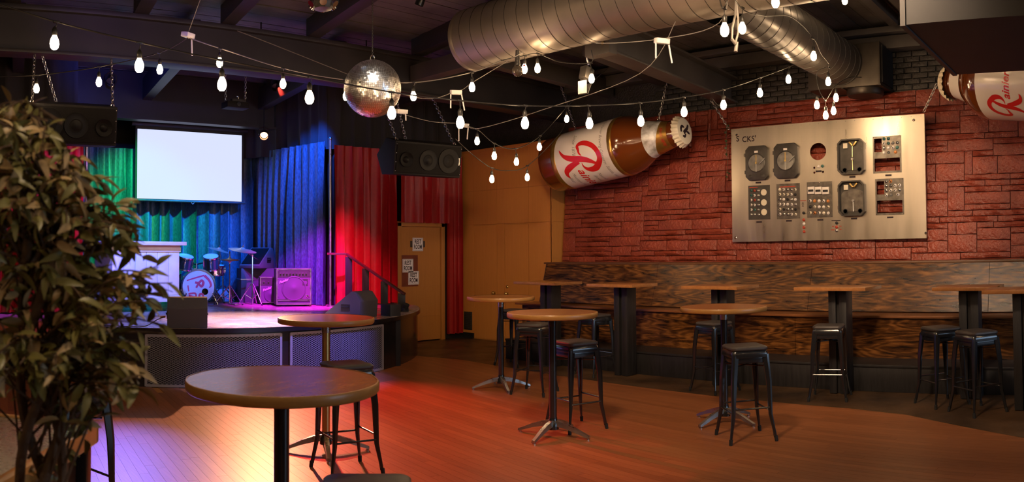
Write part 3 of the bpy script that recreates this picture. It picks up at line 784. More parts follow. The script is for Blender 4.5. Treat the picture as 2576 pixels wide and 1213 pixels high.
# ================================================================== INSTRUMENT BOARD on the stone wall
BW, BH = 2.84, 1.62
board = thing('instrument_board', 'big brushed metal control board with dials and switches hung on red stone', 'board', (9.85, 5.375, 3.315))
BM = frame((0, 0, 0), (0, -1, 0), (0, 0, 1))      # local u to the right, v up, z towards the room
def bc(x, y):
    u = (x - 80) / 1645.0; top = 215 - 160 * u; bot = 1155 - 50 * u
    return u * BW, -(y - top) / (bot - top) * BH
def bbox(x0, y0, x1, y1):
    xm = (x0 + x1) / 2; a = bc(x0, (y0 + y1) / 2)[0]; c = bc(x1, (y0 + y1) / 2)[0]
    return a, bc(xm, y1)[1], c, bc(xm, y0)[1]
cu_, cv_ = bc(857, 390)
holes = [circle(cu_, cv_, .118, 40)]
P4 = bbox(1313, 250, 1540, 560); P5 = bbox(1327, 607, 1553, 912)
holes += [rect(P4[0] + .01, P4[1] + .01, P4[2] - .01, P4[3] - .01), rect(P5[0] + .01, P5[1] + .01, P5[2] - .01, P5[3] - .01)]
for hx, hy in ((823, 527), (823, 567), (896, 560)): holes.append(circle(*bc(hx, hy), .016, 10))
q = MB(); q.add(*fill_geo(rect(0, -BH, BW, 0), holes, .006), BM); q.build('sheet', MT['alu'], board)
for (x0, y0, x1, y1) in ((0, -.015, BW, 0), (0, -BH, BW, -BH + .015), (0, -BH, .015, 0), (BW - .015, -BH, BW, 0)):
    q = MB(); q.mm((x0, y0, -.04), (x1, y1, -.003), BM); q.build('edge_return', MT['alu'], board)
for k in range(22):
    q = MB(); q.sphere((.05 + k * (BW - .1) / 21, -.025, .003), .006, 6, 4, BM); q.build('rivet', MT['steel'], board)
for hx, hy in ((135, 262), (1643, 110), (1720, 1062), (110, 1120)):
    u, v = bc(hx, hy); q = MB(); q.lathe([(.018, 0), (.018, .006), (.008, .012)], 12, BM @ T(u, v, .003)); q.build('corner_bolt', MT['chrome'], board)
for tx_, xx in (('S', 142), ("CKS'", 247)):
    u, v = bc(xx, 296); q = MB(); q.add(*text_geo(tx_, .112, .02, sx=.95, space=1.05), BM @ T(u, v, .0045)); q.build('lettering', MT['ink'], board)
def octo(a, b, c, d, cut): return [(a + cut, b), (c - cut, b), (c, b + cut), (c, d - cut), (c - cut, d), (a + cut, d), (a, d - cut), (a, b + cut)]
def gauge(x0, y0, x1, y1, opened, rc, lift):
    a, b_, c, d = bbox(x0, y0, x1, y1); um, vm = (a + c) / 2, (b_ + d) / 2
    if not opened:
        q = MB(); q.prism(octo(a, b_, c, d, .055), .003, .055, BM); g = q.build('gauge_housing', MT['darkmetal'], board, bev=.008)
        q = MB(); q.cyl((um, vm, .055), (um, vm, .060), rc, n=36, M=BM); q.build('dial_glass', MT['glassdial'], g, smooth=40)
        q = MB(); q.lathe([(rc + .012, .052), (rc + .012, .060), (rc, .064), (rc - .006, .058)], 36, BM @ T(um, vm, 0), caps=False); q.build('bezel', MT['darkmetal'], g, smooth=40)
        q = MB(); q.box((um, vm + rc * .45, .064), (.012, rc * .9, .004), BM); q.build('needle', MT['brass'], g)
        q = MB(); q.box((um, vm - rc * .5, .064), (.016, rc * .95, .003), BM); q.build('pen_arm', MT['steel'], g)
        q = MB(); q.cyl((um, vm, .06), (um, vm, .072), .014, n=12, M=BM); q.build('hub', MT['brass'], g, smooth=40)
        q = MB(); q.box((um + rc * .85, vm + .02, .085), (.11, .014, .014), BM @ T(um + rc * .85, vm + .02, 0) @ RZ(.75) @ T(-um - rc * .85, -vm - .02, 0)); q.build('door_lever', MT['steel'], g, bev=.004)
        q = MB(); q.box((um, d - .085, .058), (.055, .028, .005), BM); q.build('name_plate', MT['labelwhite'], g)
        if lift:
            for s in (-1, 1):
                q = MB(); q.lathe([(.028, .055), (.028, .060), (.02, .063)], 16, BM @ T(um + s * .10, b_ + .055, 0)); q.build('key_cap', MT['darkmetal'], g, smooth=40)
    else:
        q = MB(); q.add(*fill_geo(octo(a, b_, c, d, .055), [octo(a + .018, b_ + .018, c - .018, d - .018, .05)], .10), BM @ T(0, 0, .03)); g = q.build('gauge_housing', MT['darkmetal'], board)
        q = MB(); q.prism(octo(a + .01, b_ + .01, c - .01, d - .01, .05), -.02, .006, BM); q.build('back_plate', MT['darkmetal'], g)
        top = d - .10 if not lift else d - .12
        q = MB(); pts = [(a + .03, b_ + .06), (c - .03, b_ + .06), (c - .03, top - .06)] + [(um + (c - a) * .42 * math.cos(t), top - .06 + .07 * math.sin(t)) for t in [PI * k / 10 for k in range(1, 10)]] + [(a + .03, top - .06)]
        q.prism(pts, .006, .018, BM); q.build('chart_plate', MT['panelmetal'] if lift else MT['darkmetal'], g)
        q = MB(); q.box((um - .085, d - .085, .03), (.06, .07, .03), BM); q.build('terminal_block', MT['cream'], g, bev=.004)
        for s in (-1, 1):
            q = MB(); q.box((um + .02 + s * .03, d - .06, .035), (.07, .022, .03), BM @ T(um + .02 + s * .03, d - .06, 0) @ RZ(s * .9) @ T(-um - .02 - s * .03, -d + .06, 0)); q.build('linkage_arm', MT['brass'], g, bev=.003)
        lo = vm - .02 if lift else b_ + .07
        hi = b_ + .07 if lift else d - .09
        q = MB(); q.cyl((um + .01, vm - (.0 if not lift else .03), .03), (um + .012, hi, .03), .006, n=6, M=BM); q.cyl((um + .01, vm - .03, .03), (um + .012, b_ + .06, .03), .005, n=6, M=BM); q.build('linkage_rod', MT['brass'] if not lift else MT['steel'], g)
        q = MB(); q.cyl((um + .01, vm - .03, .018), (um + .01, vm - .03, .045), .016, n=12, M=BM); q.build('hub', MT['steel'], g, smooth=40)
        for s in (-1, 1):
            q = MB(); q.lathe([(.035, .018), (.035, .024), (.026, .024), (.026, .018)], 18, BM @ T(um + s * .105, b_ + .065, 0)); q.build('key_ring', MT['black'], g, smooth=40)
    for yy in (.25, .75):
        q = MB(); q.box((a - .008, b_ + (d - b_) * yy, .03), (.022, .05, .03), BM); q.build('hinge', MT['darkmetal'], g, bev=.003)
gauge(225, 353, 428, 640, False, .125, True)
gauge(482, 328, 693, 620, False, .128, False)
gauge(1035, 285, 1252, 580, True, 0, False)
gauge(1035, 632, 1252, 925, True, 0, True)
knob_q = MB(); knob_q.lathe([(.026, 0), (.026, .006), (.019, .010), (.017, .024), (.013, .026)], 12); knob_m = knob_q.mesh('knob', smooth=40)
bar_q = MB(); bar_q.box((0, 0, .031), (.010, .032, .014)); bar_m = bar_q.mesh('pointer')
def knob(panel, u, v, m, s=1.0, ptr=None):
    for o_, me in (('knob', knob_m),) + ((('knob_pointer', bar_m),) if ptr is not None else ()):
        me2 = KM.setdefault((o_, m if o_ == 'knob' else 'p'), None)
        if me2 is None:
            me2 = me.copy(); me2.materials.clear(); me2.materials.append(MT[m] if o_ == 'knob' else MT['black']); KM[(o_, m if o_ == 'knob' else 'p')] = me2
        o = bpy.data.objects.new(o_, me2); COL.objects.link(o); o.parent = panel
        o.matrix_local = BM @ T(u, v, .010) @ RZ(ptr or 0) @ Matrix.Scale(s, 4)
KM = {}
def panel_rect(x0, y0, x1, y1, holes_=(), m='panelmetal'):
    a, b_, c, d = bbox(x0, y0, x1, y1)
    q = MB(); q.add(*fill_geo(rect(a, b_, c, d), holes_, .006), BM @ T(0, 0, .006)); p = q.build('switch_panel', MT[m], board)
    for u in (a + .012, (a + c) / 2, c - .012):
        for v in (b_ + .012, d - .012):
            q = MB(); q.sphere((u, v, .01), .005, 6, 4, BM); q.build('screw', MT['chrome'], p)
    return p
p1_ = panel_rect(235, 680, 432, 965, m='darkmetal')
for r_ in range(6):
    for c_, x in enumerate((263, 293, 328)):
        u, v = bc(x, 724 + r_ * 40); knob(p1_, u, v, ('steel' if c_ == 2 or r_ == 5 else RND.choice(['red', 'labelwhite', 'black', 'teal'])), .72, RND.uniform(-1, 1) if c_ < 2 and r_ < 5 else None)
for yy in (738, 822, 902):
    u, v = bc(378, yy); q = MB(); q.lathe([(.045, .009), (.045, .014), (.036, .016), (.036, .010)], 24, BM @ T(u, v, 0)); q.build('meter_ring', MT['cream'], p1_, smooth=40)
u, v = bc(285, 698); q = MB(); q.box((u, v, .010), (.13, .012, .002), BM); q.build('red_strip', MT['red'], p1_)
p2_ = panel_rect(492, 662, 697, 955)
for r_ in range(6):
    for c_ in range(5):
        u, v = bc(522 + c_ * 34, 712 + r_ * 41); knob(p2_, u, v, RND.choices(['black', 'labelwhite', 'cream', 'steel', 'red'], (3, 5, 3, 3, 1))[0], .78, RND.choice([0, .6, -.7, None]))
u, v = bc(590, 688); q = MB(); q.box((u, v, .010), (.24, .012, .002), BM); q.build('red_strip', MT['red'], p2_)
p3_ = panel_rect(758, 643, 973, 940)
for c_ in range(3):
    u, v = bc(797 + c_ * 62, 716); q = MB(); q.box((u, v, .018), (.095, .10, .03), BM); w_ = q.build('counter', MT['labelwhite'], p3_, bev=.004)
    q = MB(); q.box((u, v - .005, .034), (.075, .03, .003), BM); q.build('counter_window', MT['black'], p3_)
for r_ in range(3):
    for c_ in range(5):
        u, v = bc(786 + c_ * 38, 803 + r_ * 50); knob(p3_, u, v, RND.choices(['black', 'labelwhite', 'cream', 'orange'], (2, 6, 3, 1))[0], .85, RND.choice([0, .8, None]))
for (bx, by, pn) in ((P4, 0, (1313, 250, 1540, 560)), (P5, 0, (1327, 607, 1553, 912))):
    a, b_, c, d = bx; H_ = d - b_; W_ = c - a
    h1 = rect(a + .02, d - H_ * .43, a + W_ * .32, d - .03); h2 = rect(a + .02, b_ + .025, c - .02, b_ + H_ * .40)
    p = panel_rect(*pn, holes_=[h1, h2])
    grid = [(0, 0), (0, 1), (1, 0), (1, 1), (1, 2), (1, 3), (2, 0), (2, 1), (2, 2), (2, 3), (3, 0), (3, 1), (3, 2.6)]
    for (gr, gc) in grid:
        knob(p, a + W_ * (.40 + .155 * gc), d - H_ * (.075 + .125 * gr), RND.choices(['steel', 'labelwhite', 'teal', 'orange', 'red', 'glassdial'], (4, 3, 2, 2, 1, 2))[0], .85, RND.choice([.7, -.7, None]))
for x, y in ((328, 657), (590, 637), (1142, 598), (1434, 580), (330, 985), (597, 972), (868, 960), (1150, 946), (1442, 933), (860, 555)):
    u, v = bc(x, y); q = MB(); q.box((u, v, .006), (.085, .022, .004), BM); q.build('name_plate', MT['ink'], board)
for x, y, m in ((728, 905, 'black'), (728, 962, 'red'), (728, 995, 'labelwhite'), (728, 1025, 'red'), (730, 1060, 'red'), (1006, 985, 'black'), (1006, 1018, 'red'), (1006, 1048, 'steel'), (860, 517, 'labelwhite'), (895, 512, 'teal')):
    u, v = bc(x, y); knob(board, u, v, m, .8)
for x, y, w in ((975, 1013, .03), (1036, 1011, .03), (972, 1042, .05), (1036, 1038, .03), (1000, 964, .13), (720, 803, .1)):
    u, v = bc(x, y); q = MB(); q.box((u, v, .0045), (w, .009, .002), BM); q.build('red_strip', MT['red'] if w < .1 or y < 900 else MT['ink'], board)
for k in range(5):
    u, v = bc(720, 815 + k * 9); q = MB(); q.box((u, v, .0045), (.02 + .008 * (k % 3), .006, .002), BM); q.build('scale_mark', MT['ink'], board)
q = chain_geo(MB(), (-.03, .02, 0), (-.20, .30, .55), .06, .006); q.build('chain', MT['steel'], board)
q = chain_geo(MB(), (-.03, -BW + .0, .02), (-.1, -BW - .20, .36), .06, .006); q.build('chain', MT['steel'], board)
# small plastic ivy sprig at the board's corner
iv = thing('ivy_sprig', 'small dark green plastic ivy sprig hanging at the corner of the metal board', 'plant', (9.80, 5.40, 3.34))
MB().tube([(0, .02, .03), (0, .03, -.2), (.01, .02, -.5), (0, .03, -.75)], .004, 5).build('stem', MT['bark'], iv)
lv = MB(); lv.add([(0, 0, 0), (.012, .02, .012), (0, .05, 0), (-.012, .02, -.014)], [(0, 1, 2, 3)]); lvm = lv.mesh('leaf')
for k in range(26):
    o = obj('leaf', lvm, mat('ivy_leaf', (.03, .06, .02), .5) if k == 0 else None, iv)
    o.location = (RND.uniform(-.02, .02), .02, .06 - RND.random() ** 1.6 * .8); o.rotation_euler = (RND.uniform(-2, 2), RND.uniform(-1, 1), RND.uniform(-3, 3))
# ================================================================== GIANT BOTTLES
R1 = [(-0.021, 0.541, 0.003), (-0.065, 0.502, 0.011), (-0.124, 0.49, 0.016), (-0.18, 0.475, 0.019), (-0.209, 0.533, 0.023), (-0.193, 0.635, 0.026), (-0.132, 0.753, 0.026), (-0.059, 0.822, 0.027), (0.02, 0.854, 0.029), (0.095, 0.845, 0.031), (0.16, 0.79, 0.032), (0.211, 0.711, 0.034), (0.218, 0.622, 0.029), (0.191, 0.555, 0.019), (0.136, 0.516, 0.01), (0.081, 0.51, 0.003)]
R2 = [(-0.193, 0.115, 0.002), (-0.149, 0.138, 0.011), (-0.082, 0.198, 0.019), (-0.033, 0.286, 0.029), (-0.001, 0.392, 0.031), (0.021, 0.502, 0.031), (0.054, 0.607, 0.027), (0.096, 0.69, 0.021), (0.132, 0.754, 0.013), (0.121, 0.83, 0.002)]
R3 = [(0.054, 0.463, 0.023), (0.078, 0.353, 0.029), (0.113, 0.246, 0.034), (0.157, 0.174, 0.029), (0.208, 0.154, 0.021), (0.25, 0.162, 0.013), (0.282, 0.177, 0.002)]
def ribbon(pts):
    p = smooth_path([(a, b, c) for a, b, c in pts], 5); v = []; f = []
    for i, q in enumerate(p):
        d = p[min(i + 1, len(p) - 1)] - p[max(i - 1, 0)]; d = Vector((d.x, d.y)).normalized(); n = Vector((-d.y, d.x)); w = max(.001, q.z) * 1.45
        v += [(q.x + n.x * w, q.y + n.y * w, 0), (q.x - n.x * w, q.y - n.y * w, 0)]
    for i in range(len(p) - 1): f.append((2 * i, 2 * i + 1, 2 * i + 3, 2 * i + 2))
    return v, f
def words(v, f, gap):                 # split flat lettering at the blanks between words
    fs = sorted(f, key=lambda q: min(v[i][0] for i in q)); groups = []; hi = -1e9
    for q in fs:
        a = min(v[i][0] for i in q); b_ = max(v[i][0] for i in q)
        if a > hi + gap: groups.append([])
        groups[-1].append(q); hi = max(hi, b_)
    out = []
    for g in groups:
        ids = sorted({i for q in g for i in q}); mp = {k: n for n, k in enumerate(ids)}
        out.append(([v[i] for i in ids], [tuple(mp[i] for i in q) for q in g]))
    return out
def cut_geo(v, f, step=.05):          # slice flat lettering so that it can bend round the bottle
    bm = bmesh.new(); bv = [bm.verts.new(p) for p in v]
    for q in f:
        try: bm.faces.new([bv[i] for i in q])
        except ValueError: pass
    lo = min(p[0] for p in v); hi = max(p[0] for p in v); x = lo + step
    while x < hi:
        bmesh.ops.bisect_plane(bm, geom=bm.verts[:] + bm.edges[:] + bm.faces[:], plane_co=(x, 0, 0), plane_no=(1, 0, 0)); x += step
    bm.verts.index_update(); vv = [tuple(p.co) for p in bm.verts]; ff = [tuple(q.index for q in fc.verts) for fc in bm.faces]
    bm.free(); return vv, ff
def bottle(label, base, axis, side, texts, kn=1.0):
    # local: z from base to cap, label centre faces +X, reading direction runs along +Y
    az_ = Vector(axis).normalized(); sd_ = Vector(side); sd_ = (sd_ - az_ * sd_.dot(az_)).normalized()
    m = Matrix((sd_, az_.cross(sd_), az_)).transposed().to_4x4(); m.translation = Vector(base)
    t = thing('giant_bottle', label, 'bottle'); t.matrix_world = m
    r = .44
    prof = [(.001, .03), (.30, .02), (.38, 0), (.425, .03), (.44, .09), (.44, 1.44), (.437, 1.50), (.415, 1.60), (.365, 1.72), (.30, 1.84), (.255, 1.92), (.232, 2.0), (.20, 2.20), (.182, 2.36), (.185, 2.40), (.001, 2.42)]
    nk = lambda z: z if z < 1.44 else 1.44 + (z - 1.44) * kn
    prof = [(a_, nk(z_)) for a_, z_ in prof]
    q = MB(); q.lathe(prof, 64, caps=False); body = q.build('body', MT['amber'], t, smooth=60)
    for z0, z1 in ((.30, .385), (1.40, 1.475)) if texts else ():
        q = MB(); q.lathe([(r, z0), (r + .004, z0 + .004), (r + .004, z1 - .004), (r, z1)], 64, caps=False); q.build('gold_band', MT['gold'], t, smooth=60)
    LB = .37 if texts else .714; ks = 1.0 if texts else .62
    q = MB(); q.lathe([(r + .002, .385), (r + .0025, .39), (r + .0025, 1.395), (r + .002, 1.40)], 64, caps=False); lb = q.build('label', MT['labelwhite'], t, smooth=60)
    def wrap(v, f, m_, off=.0045, nm='lettering'):
        vv, ff = cut_geo([(p[0] * ks, p[1] * ks, 0) for p in v], f); q = MB(); q.add([((r + off) * math.cos(a / r), (r + off) * math.sin(a / r), LB + b_) for a, b_, c in vv], ff)
        return q.build(nm, m_, lb)
    for k, st in enumerate((R1, R2, R3)): wrap(*ribbon(st), MT['labelred'], .0045 + .0004 * k, 'red_initial_stroke')
    def tx(body_, u, v, size, m_, bold=0, shear=.3, sx=1.0, al='LEFT', rot=0):
        g, f = text_geo(body_, size, bold, shear, sx, align=al); c, s = math.cos(rot), math.sin(rot)
        for g2, f2 in words(g, f, size * .2): wrap([(p[0] * c - p[1] * s + u, p[0] * s + p[1] * c + v, 0) for p in g2], f2, m_)
    if texts:
        tx('ainier', .17, .44, .20, MT['labelred'], .02, .32, 1.0)
        tx('Since 1878', -.40, .40, .085, MT['labelgrey'], 0, .5, .95)
        tx('The Rainier Brewing Company, Seattle, Wash.', -.56, .915, .075, MT['labelgrey'], 0, .5, .80)
        tx('Mountain Fresh', .20, .27, .075, MT['labelgrey'], 0, .5, .8); tx('Beer', .27, .17, .075, MT['labelgrey'], 0, .5, .8)
        tx('Naturally', .30, .70, .075, MT['labelgrey'], 0, .5, .8); tx('Brewed', .33, .60, .075, MT['labelgrey'], 0, .5, .8)
    else:
        tx('ainier', .17, .44, .22, MT['labelred'], .02, .32, 1.0)
    # neck foil with a torn, slanting edge, paper band, crown cap
    n = 48; v = []
    hi = [2.06 + .09 * math.cos(2 * PI * i / n + 1.0) for i in range(n)]
    rad = lambda z: .255 - (z - 1.92) * (.255 - .20) / .28 if z < 2.2 else .20 - (z - 2.2) * .018 / .16
    if texts:
        for i in range(n):
            a = 2 * PI * i / n
            for z in (1.90, (1.90 + hi[i]) / 2, hi[i]):
                rr_ = (rad(z) if z > 1.92 else .268) + .006; v.append((rr_ * math.cos(a), rr_ * math.sin(a), z))
        q = MB(); q.add(v, [(i * 3 + k, ((i + 1) % n) * 3 + k, ((i + 1) % n) * 3 + k + 1, i * 3 + k + 1) for i in range(n) for k in (0, 1)]); q.build('neck_foil', MT['foil'], t, smooth=60)
        q = MB(); q.lathe([(rad(1.97) + .003, 1.97), (rad(2.2) + .003, 2.2), (rad(2.27) + .003, 2.27)], 48, caps=False); nb = q.build('neck_band', MT['gold'], t, smooth=60)
        for g, f in words(*text_geo('Since 1878', .07, 0, .5, .9), .014):
            g, f = cut_geo(g, f, .03); q = MB(); q.add([(.218 * math.cos(p[0] / .21), .218 * math.sin(p[0] / .21), 2.20 + p[1]) for p in g], f); q.build('lettering', MT['labelred'], nb)
    else:
        q = MB(); q.lathe([(rad(1.95) + .004, nk(1.95)), (rad(2.2) + .004, nk(2.2)), (rad(2.24) + .004, nk(2.24))], 48, caps=False); q.build('neck_label', MT['labelwhite'], t, smooth=60)
        q = MB(); q.lathe([(.285, nk(1.86)), (.29, nk(1.88)), (.275, nk(1.90))], 48, caps=False); q.build('neck_ring', MT['amber'], t, smooth=60)
        q = MB(); q.lathe([(.19, nk(2.28)), (.205, nk(2.30)), (.19, nk(2.32))], 48, caps=False); q.build('neck_ring', MT['amber'], t, smooth=60)
    n = 84; v = []
    for z, amp, rr_ in ((2.375, .013, .222), (2.40, .012, .214), (2.44, .006, .200), (2.465, 0, .188), (2.475, 0, .15), (2.476, 0, .001)):
        for i in range(n): a = 2 * PI * i / n; c = rr_ + amp * math.cos(a * 21); v.append((c * math.cos(a), c * math.sin(a), nk(2.375) + z - 2.375))
    q = MB(); q.add(v, [(k * n + i, k * n + (i + 1) % n, (k + 1) * n + (i + 1) % n, (k + 1) * n + i) for k in range(5) for i in range(n)]); cap = q.build('crown_cap', MT['cream'], t, smooth=35)
    if texts:
        for st in ([(-.075, .10, .014), (-.03, .06, .016), (-.005, .0, .018), (.02, -.06, .018)], [(.055, .095, .008), (.03, .06, .014), (.015, .02, .006)], [(-.05, -.015, .008), (-.075, -.06, .014), (-.05, -.105, .016), (0, -.115, .014)], [(.04, -.01, .010), (.075, -.05, .013), (.06, -.10, .008)]):
            g, f = ribbon([(a, b_, c) for a, b_, c in st]); q = MB(); q.add([(-p[1], p[0], 2.4775) for p in g], f); q.build('cap_emblem', MT['ink'], cap)
    return t
b1 = bottle('giant amber beer bottle with red script label hung by chains over the stone wall', (9.36, 8.30, 2.965), (0, -.992, .124), (-.975, -.028, -.22), True)
def world_chain(name, p0, p1, label, group=None):
    t = thing(name, label, 'chain', group=group)
    chain_geo(MB(), p0, p1, .055, .0055).build('links', MT['steel'], t)
    MB().lathe([(.02, 0), (.03, .004), (.02, .01)], 8, T(*p0)).build('eye_plate', MT['steel'], t)
    return t
world_chain('hanging_chain', (9.36, 6.30, 3.46), (9.36, 6.02, 4.42), 'steel chain holding up the neck of the bottle with foil')
world_chain('hanging_chain', (9.36, 7.85, 3.47), (9.36, 8.2, 4.30), 'thin steel chain holding up the base end of the foil-necked bottle')
b2 = bottle('giant beer bottle with white neck label half hidden behind the dark bulkhead', (8.57, .19, 3.33), (.38, .915, .130), (-.62, .27, -.76), False, .62)

# ================================================================== DUCTS
def spiral_duct(name, label, p0, p1, r, cap=True, m='duct'):
    t = thing(name, label, 'duct'); p0 = Vector(p0); p1 = Vector(p1); L = (p1 - p0).length
    M = frame(p0, (p1 - p0), (0, 0, 1)) @ Matrix(((0, 0, 1, 0), (1, 0, 0, 0), (0, 1, 0, 0), (0, 0, 0, 1)))
    q = MB(); q.lathe([(r, 0), (r, L)], 64, M, caps=False); q.build('shell', MT[m], t, smooth=60)
    if cap: q = MB(); q.lathe([(.001, -.012), (r * .96, -.012), (r + .004, -.004), (r + .004, .05), (r, .055)], 64, M, caps=False); q.build('end_cap', MT['duct'], t, smooth=40)
    s = .14
    while s < L - .1:                      # raised lock seam, a slanted ring at each turn
        pts = []
        for i in range(49):
            a = 2 * PI * i / 48; pts.append(M @ Vector(((r + .001) * math.cos(a), (r + .001) * math.sin(a), s + .18 * i / 48)))
        q = MB(); q.tube(pts, .0032, 4, caps=False); q.build('seam', MT['seam'], t, smooth=60); s += .18
    return t
spiral_duct('spiral_duct', 'long round spiral duct with closed end hanging over the dance floor', (6.15, 6.75, 4.07), (6.15, -1.0, 4.07), .355)
spiral_duct('branch_duct', 'round spiral branch duct running into the square box on the stone wall', (6.45, 3.58, 4.01), (9.595, 3.58, 4.01), .29, False, 'branch')
t = thing('duct_box', 'square sheet metal duct box where the branch duct meets the wall', 'duct box', (0, 0, 0))
MB().mm((9.60, 3.05, 3.69), (10.13, 4.06, 4.25)).build('body', MT['ductbox'], t, bev=.006)
MB().mm((9.592, 3.052, 3.685), (9.612, 3.075, 4.252)).build('corner_flange', MT['ductbox'], t)
MB().mm((9.592, 3.04, 3.682), (10.17, 3.055, 3.70)).build('corner_flange', MT['ductbox'], t)
MB().mm((9.66, 3.035, 3.73), (10.12, 3.052, 4.22)).build('side_panel', MT['black'], t)
MB().mm((9.60, 3.56, 3.675), (10.15, 3.585, 3.69)).build('standing_seam', MT['ductbox'], t)
q = MB(); q.lathe([(.25, 0), (.25, .06), (.23, .085), (.001, .09)], 40, T(9.88, 3.35, 3.69) @ RX(PI), caps=False); q.build('round_cap', MT['ductbox'], t, smooth=40)

# ================================================================== FESTOON LIGHTS
bq = MB(); bq.lathe([(.001, -.052), (.016, -.049), (.027, -.036), (.0325, -.014), (.031, .006), (.024, .026), (.016, .042), (.014, .048)], 12, caps=False); bulb_m = bq.mesh('bulb', smooth=80); bulb_m.materials.append(MT['bulb'])
sq = MB(); sq.lathe([(.015, .046), (.019, .052), (.019, .085), (.012, .10), (.006, .108)], 10); sock_m = sq.mesh('socket', smooth=40); sock_m.materials.append(MT['cable'])
tq = MB(); tq.box((0, 0, 0), (.05, .018, .016)); tee_m = tq.mesh('tee', bev=.004); tee_m.materials.append(MT['cable'])
def festoon(label, path, attach, drop=.155, r=.0055, extra=(), wires=True, m='cable'):
    t = thing('string_light', label, 'string light', group='festoon string lights')
    pts = smooth_path(path, 8)
    cb = MB().tube(pts, r, 6).build('cable', MT[m], t, smooth=60)
    for k, a in enumerate(attach):
        dr = drop + .012 * ((k * 7) % 3 - 1); a = Vector(a)
        sway = Vector(((k * 37 % 11 - 5) * .0028, (k * 53 % 7 - 3) * .003, 0)); c = a + sway - Vector((0, 0, dr))
        o = obj('bulb', bulb_m, None, t); o.location = c
        s = obj('socket', sock_m, None, o)
        w = MB(); w.tube([a - c, (a - c) * .9 + Vector((.004, .003, -.01)), (0, 0, .105)], .0035, 5); w.build('drop_cord', MT[m], o, smooth=60)
        if wires:
            tt = obj('tee', tee_m, None, t); tt.location = a
    for c in extra:
        o = obj('bulb', bulb_m, None, t); o.location = c; obj('socket', sock_m, None, o)
    return t
A_att = [(1.084, 5.189, 3.152), (1.647, 5.08, 3.026), (2.203, 4.971, 2.933), (2.861, 4.843, 2.854), (3.488, 4.719, 2.797), (4.072, 4.604, 2.785), (4.691, 4.481, 2.805), (5.355, 4.349, 2.878), (5.973, 4.226, 2.977), (6.558, 4.109, 3.107), (7.155, 3.989, 3.269), (7.77, 3.865, 3.496), (8.314, 3.754, 3.718)]
festoon('string light crossing in front of the mirror ball and on to the branch duct', [(0.0, 5.40, 3.50), (0.544, 5.292, 3.323)] + A_att + [(8.62, 3.69, 3.86)], A_att)
B_att = [(3.177, 7.17, 3.639), (3.784, 6.963, 3.46), (4.367, 6.71, 3.364), (5.004, 6.366, 3.354), (5.508, 6.037, 3.473)]
festoon('string light passing behind the mirror ball from white lamp box to the closed duct end', [(2.858, 7.257, 3.735)] + B_att + [(5.80, 5.898, 3.62)], B_att, m='wire')
C_att = [(1.504, 8.142, 3.453), (2.091, 7.808, 3.502), (2.617, 7.446, 3.604)]
festoon('string light hanging before the loudspeaker over the dark red curtain', [(0.4, 8.5, 3.52), (0.96, 8.396, 3.47)] + C_att + [(2.858, 7.257, 3.735)], C_att)
G_att = [(6.611, 7.147, 3.114), (6.878, 7.118, 2.961), (7.21, 7.07, 2.92), (7.602, 6.997, 3.117), (8.024, 6.898, 3.54)]
festoon('string light looping high in front of the closet wall', [(6.322, 7.1, 3.13)] + G_att + [(8.312, 6.818, 3.817), (8.6, 6.6, 4.15)], G_att)
G2 = [(7.125, 7.421, 2.689), (7.737, 7.361, 2.76)]
festoon('string light sagging low in front of the closet wall with two bulbs', [(6.50, 7.44, 3.02), (6.799, 7.436, 2.837), G2[0], (7.426, 7.396, 2.675), G2[1], (8.191, 7.289, 3.136), (8.7, 7.5, 3.5), (8.9, 7.66, 4.08)], G2)
F_att = [(5.998, 5.737, 3.678), (6.094, 5.635, 3.699), (6.47, 5.219, 3.60)]
festoon('short string light hung below the closed duct near the mirror ball', [(5.80, 5.898, 3.62), (5.909, 5.828, 3.655)] + F_att[:2] + [(6.255, 5.456, 3.607), F_att[2], (6.46, 5.2, 3.73)], F_att)
# loose run wound along the branch duct
run = [(4.7, 2.45, 3.72), (4.897, 2.716, 3.33), (5.25, 2.95, 3.70), (5.845, 3.064, 3.63), (6.4, 3.12, 3.72), (7.0, 3.14, 3.88), (7.573, 3.144, 3.82), (8.0, 3.22, 3.74), (8.381, 3.281, 3.70), (8.609, 3.519, 3.69), (8.62, 3.51, 3.50), (8.642, 3.436, 3.36), (8.72, 3.40, 3.45), (8.783, 3.35, 3.55), (9.1, 3.3, 3.70), (9.58, 3.3, 3.80)]
festoon('string light wound along the branch duct with a cluster above the metal board', run,
        [(4.897, 2.716, 3.33), (5.845, 3.064, 3.64), (7.573, 3.144, 3.80), (8.381, 3.281, 3.67), (8.642, 3.436, 3.345)], .17,
        extra=[(5.709, 2.69, 3.60), (8.604, 3.529, 3.30), (8.782, 3.352, 3.403), (8.771, 3.382, 3.245), (6.72, 3.0, 3.97), (7.35, 3.0, 4.28), (8.05, 2.95, 4.32)])  # highest bulbs added to brighten the ceiling boards
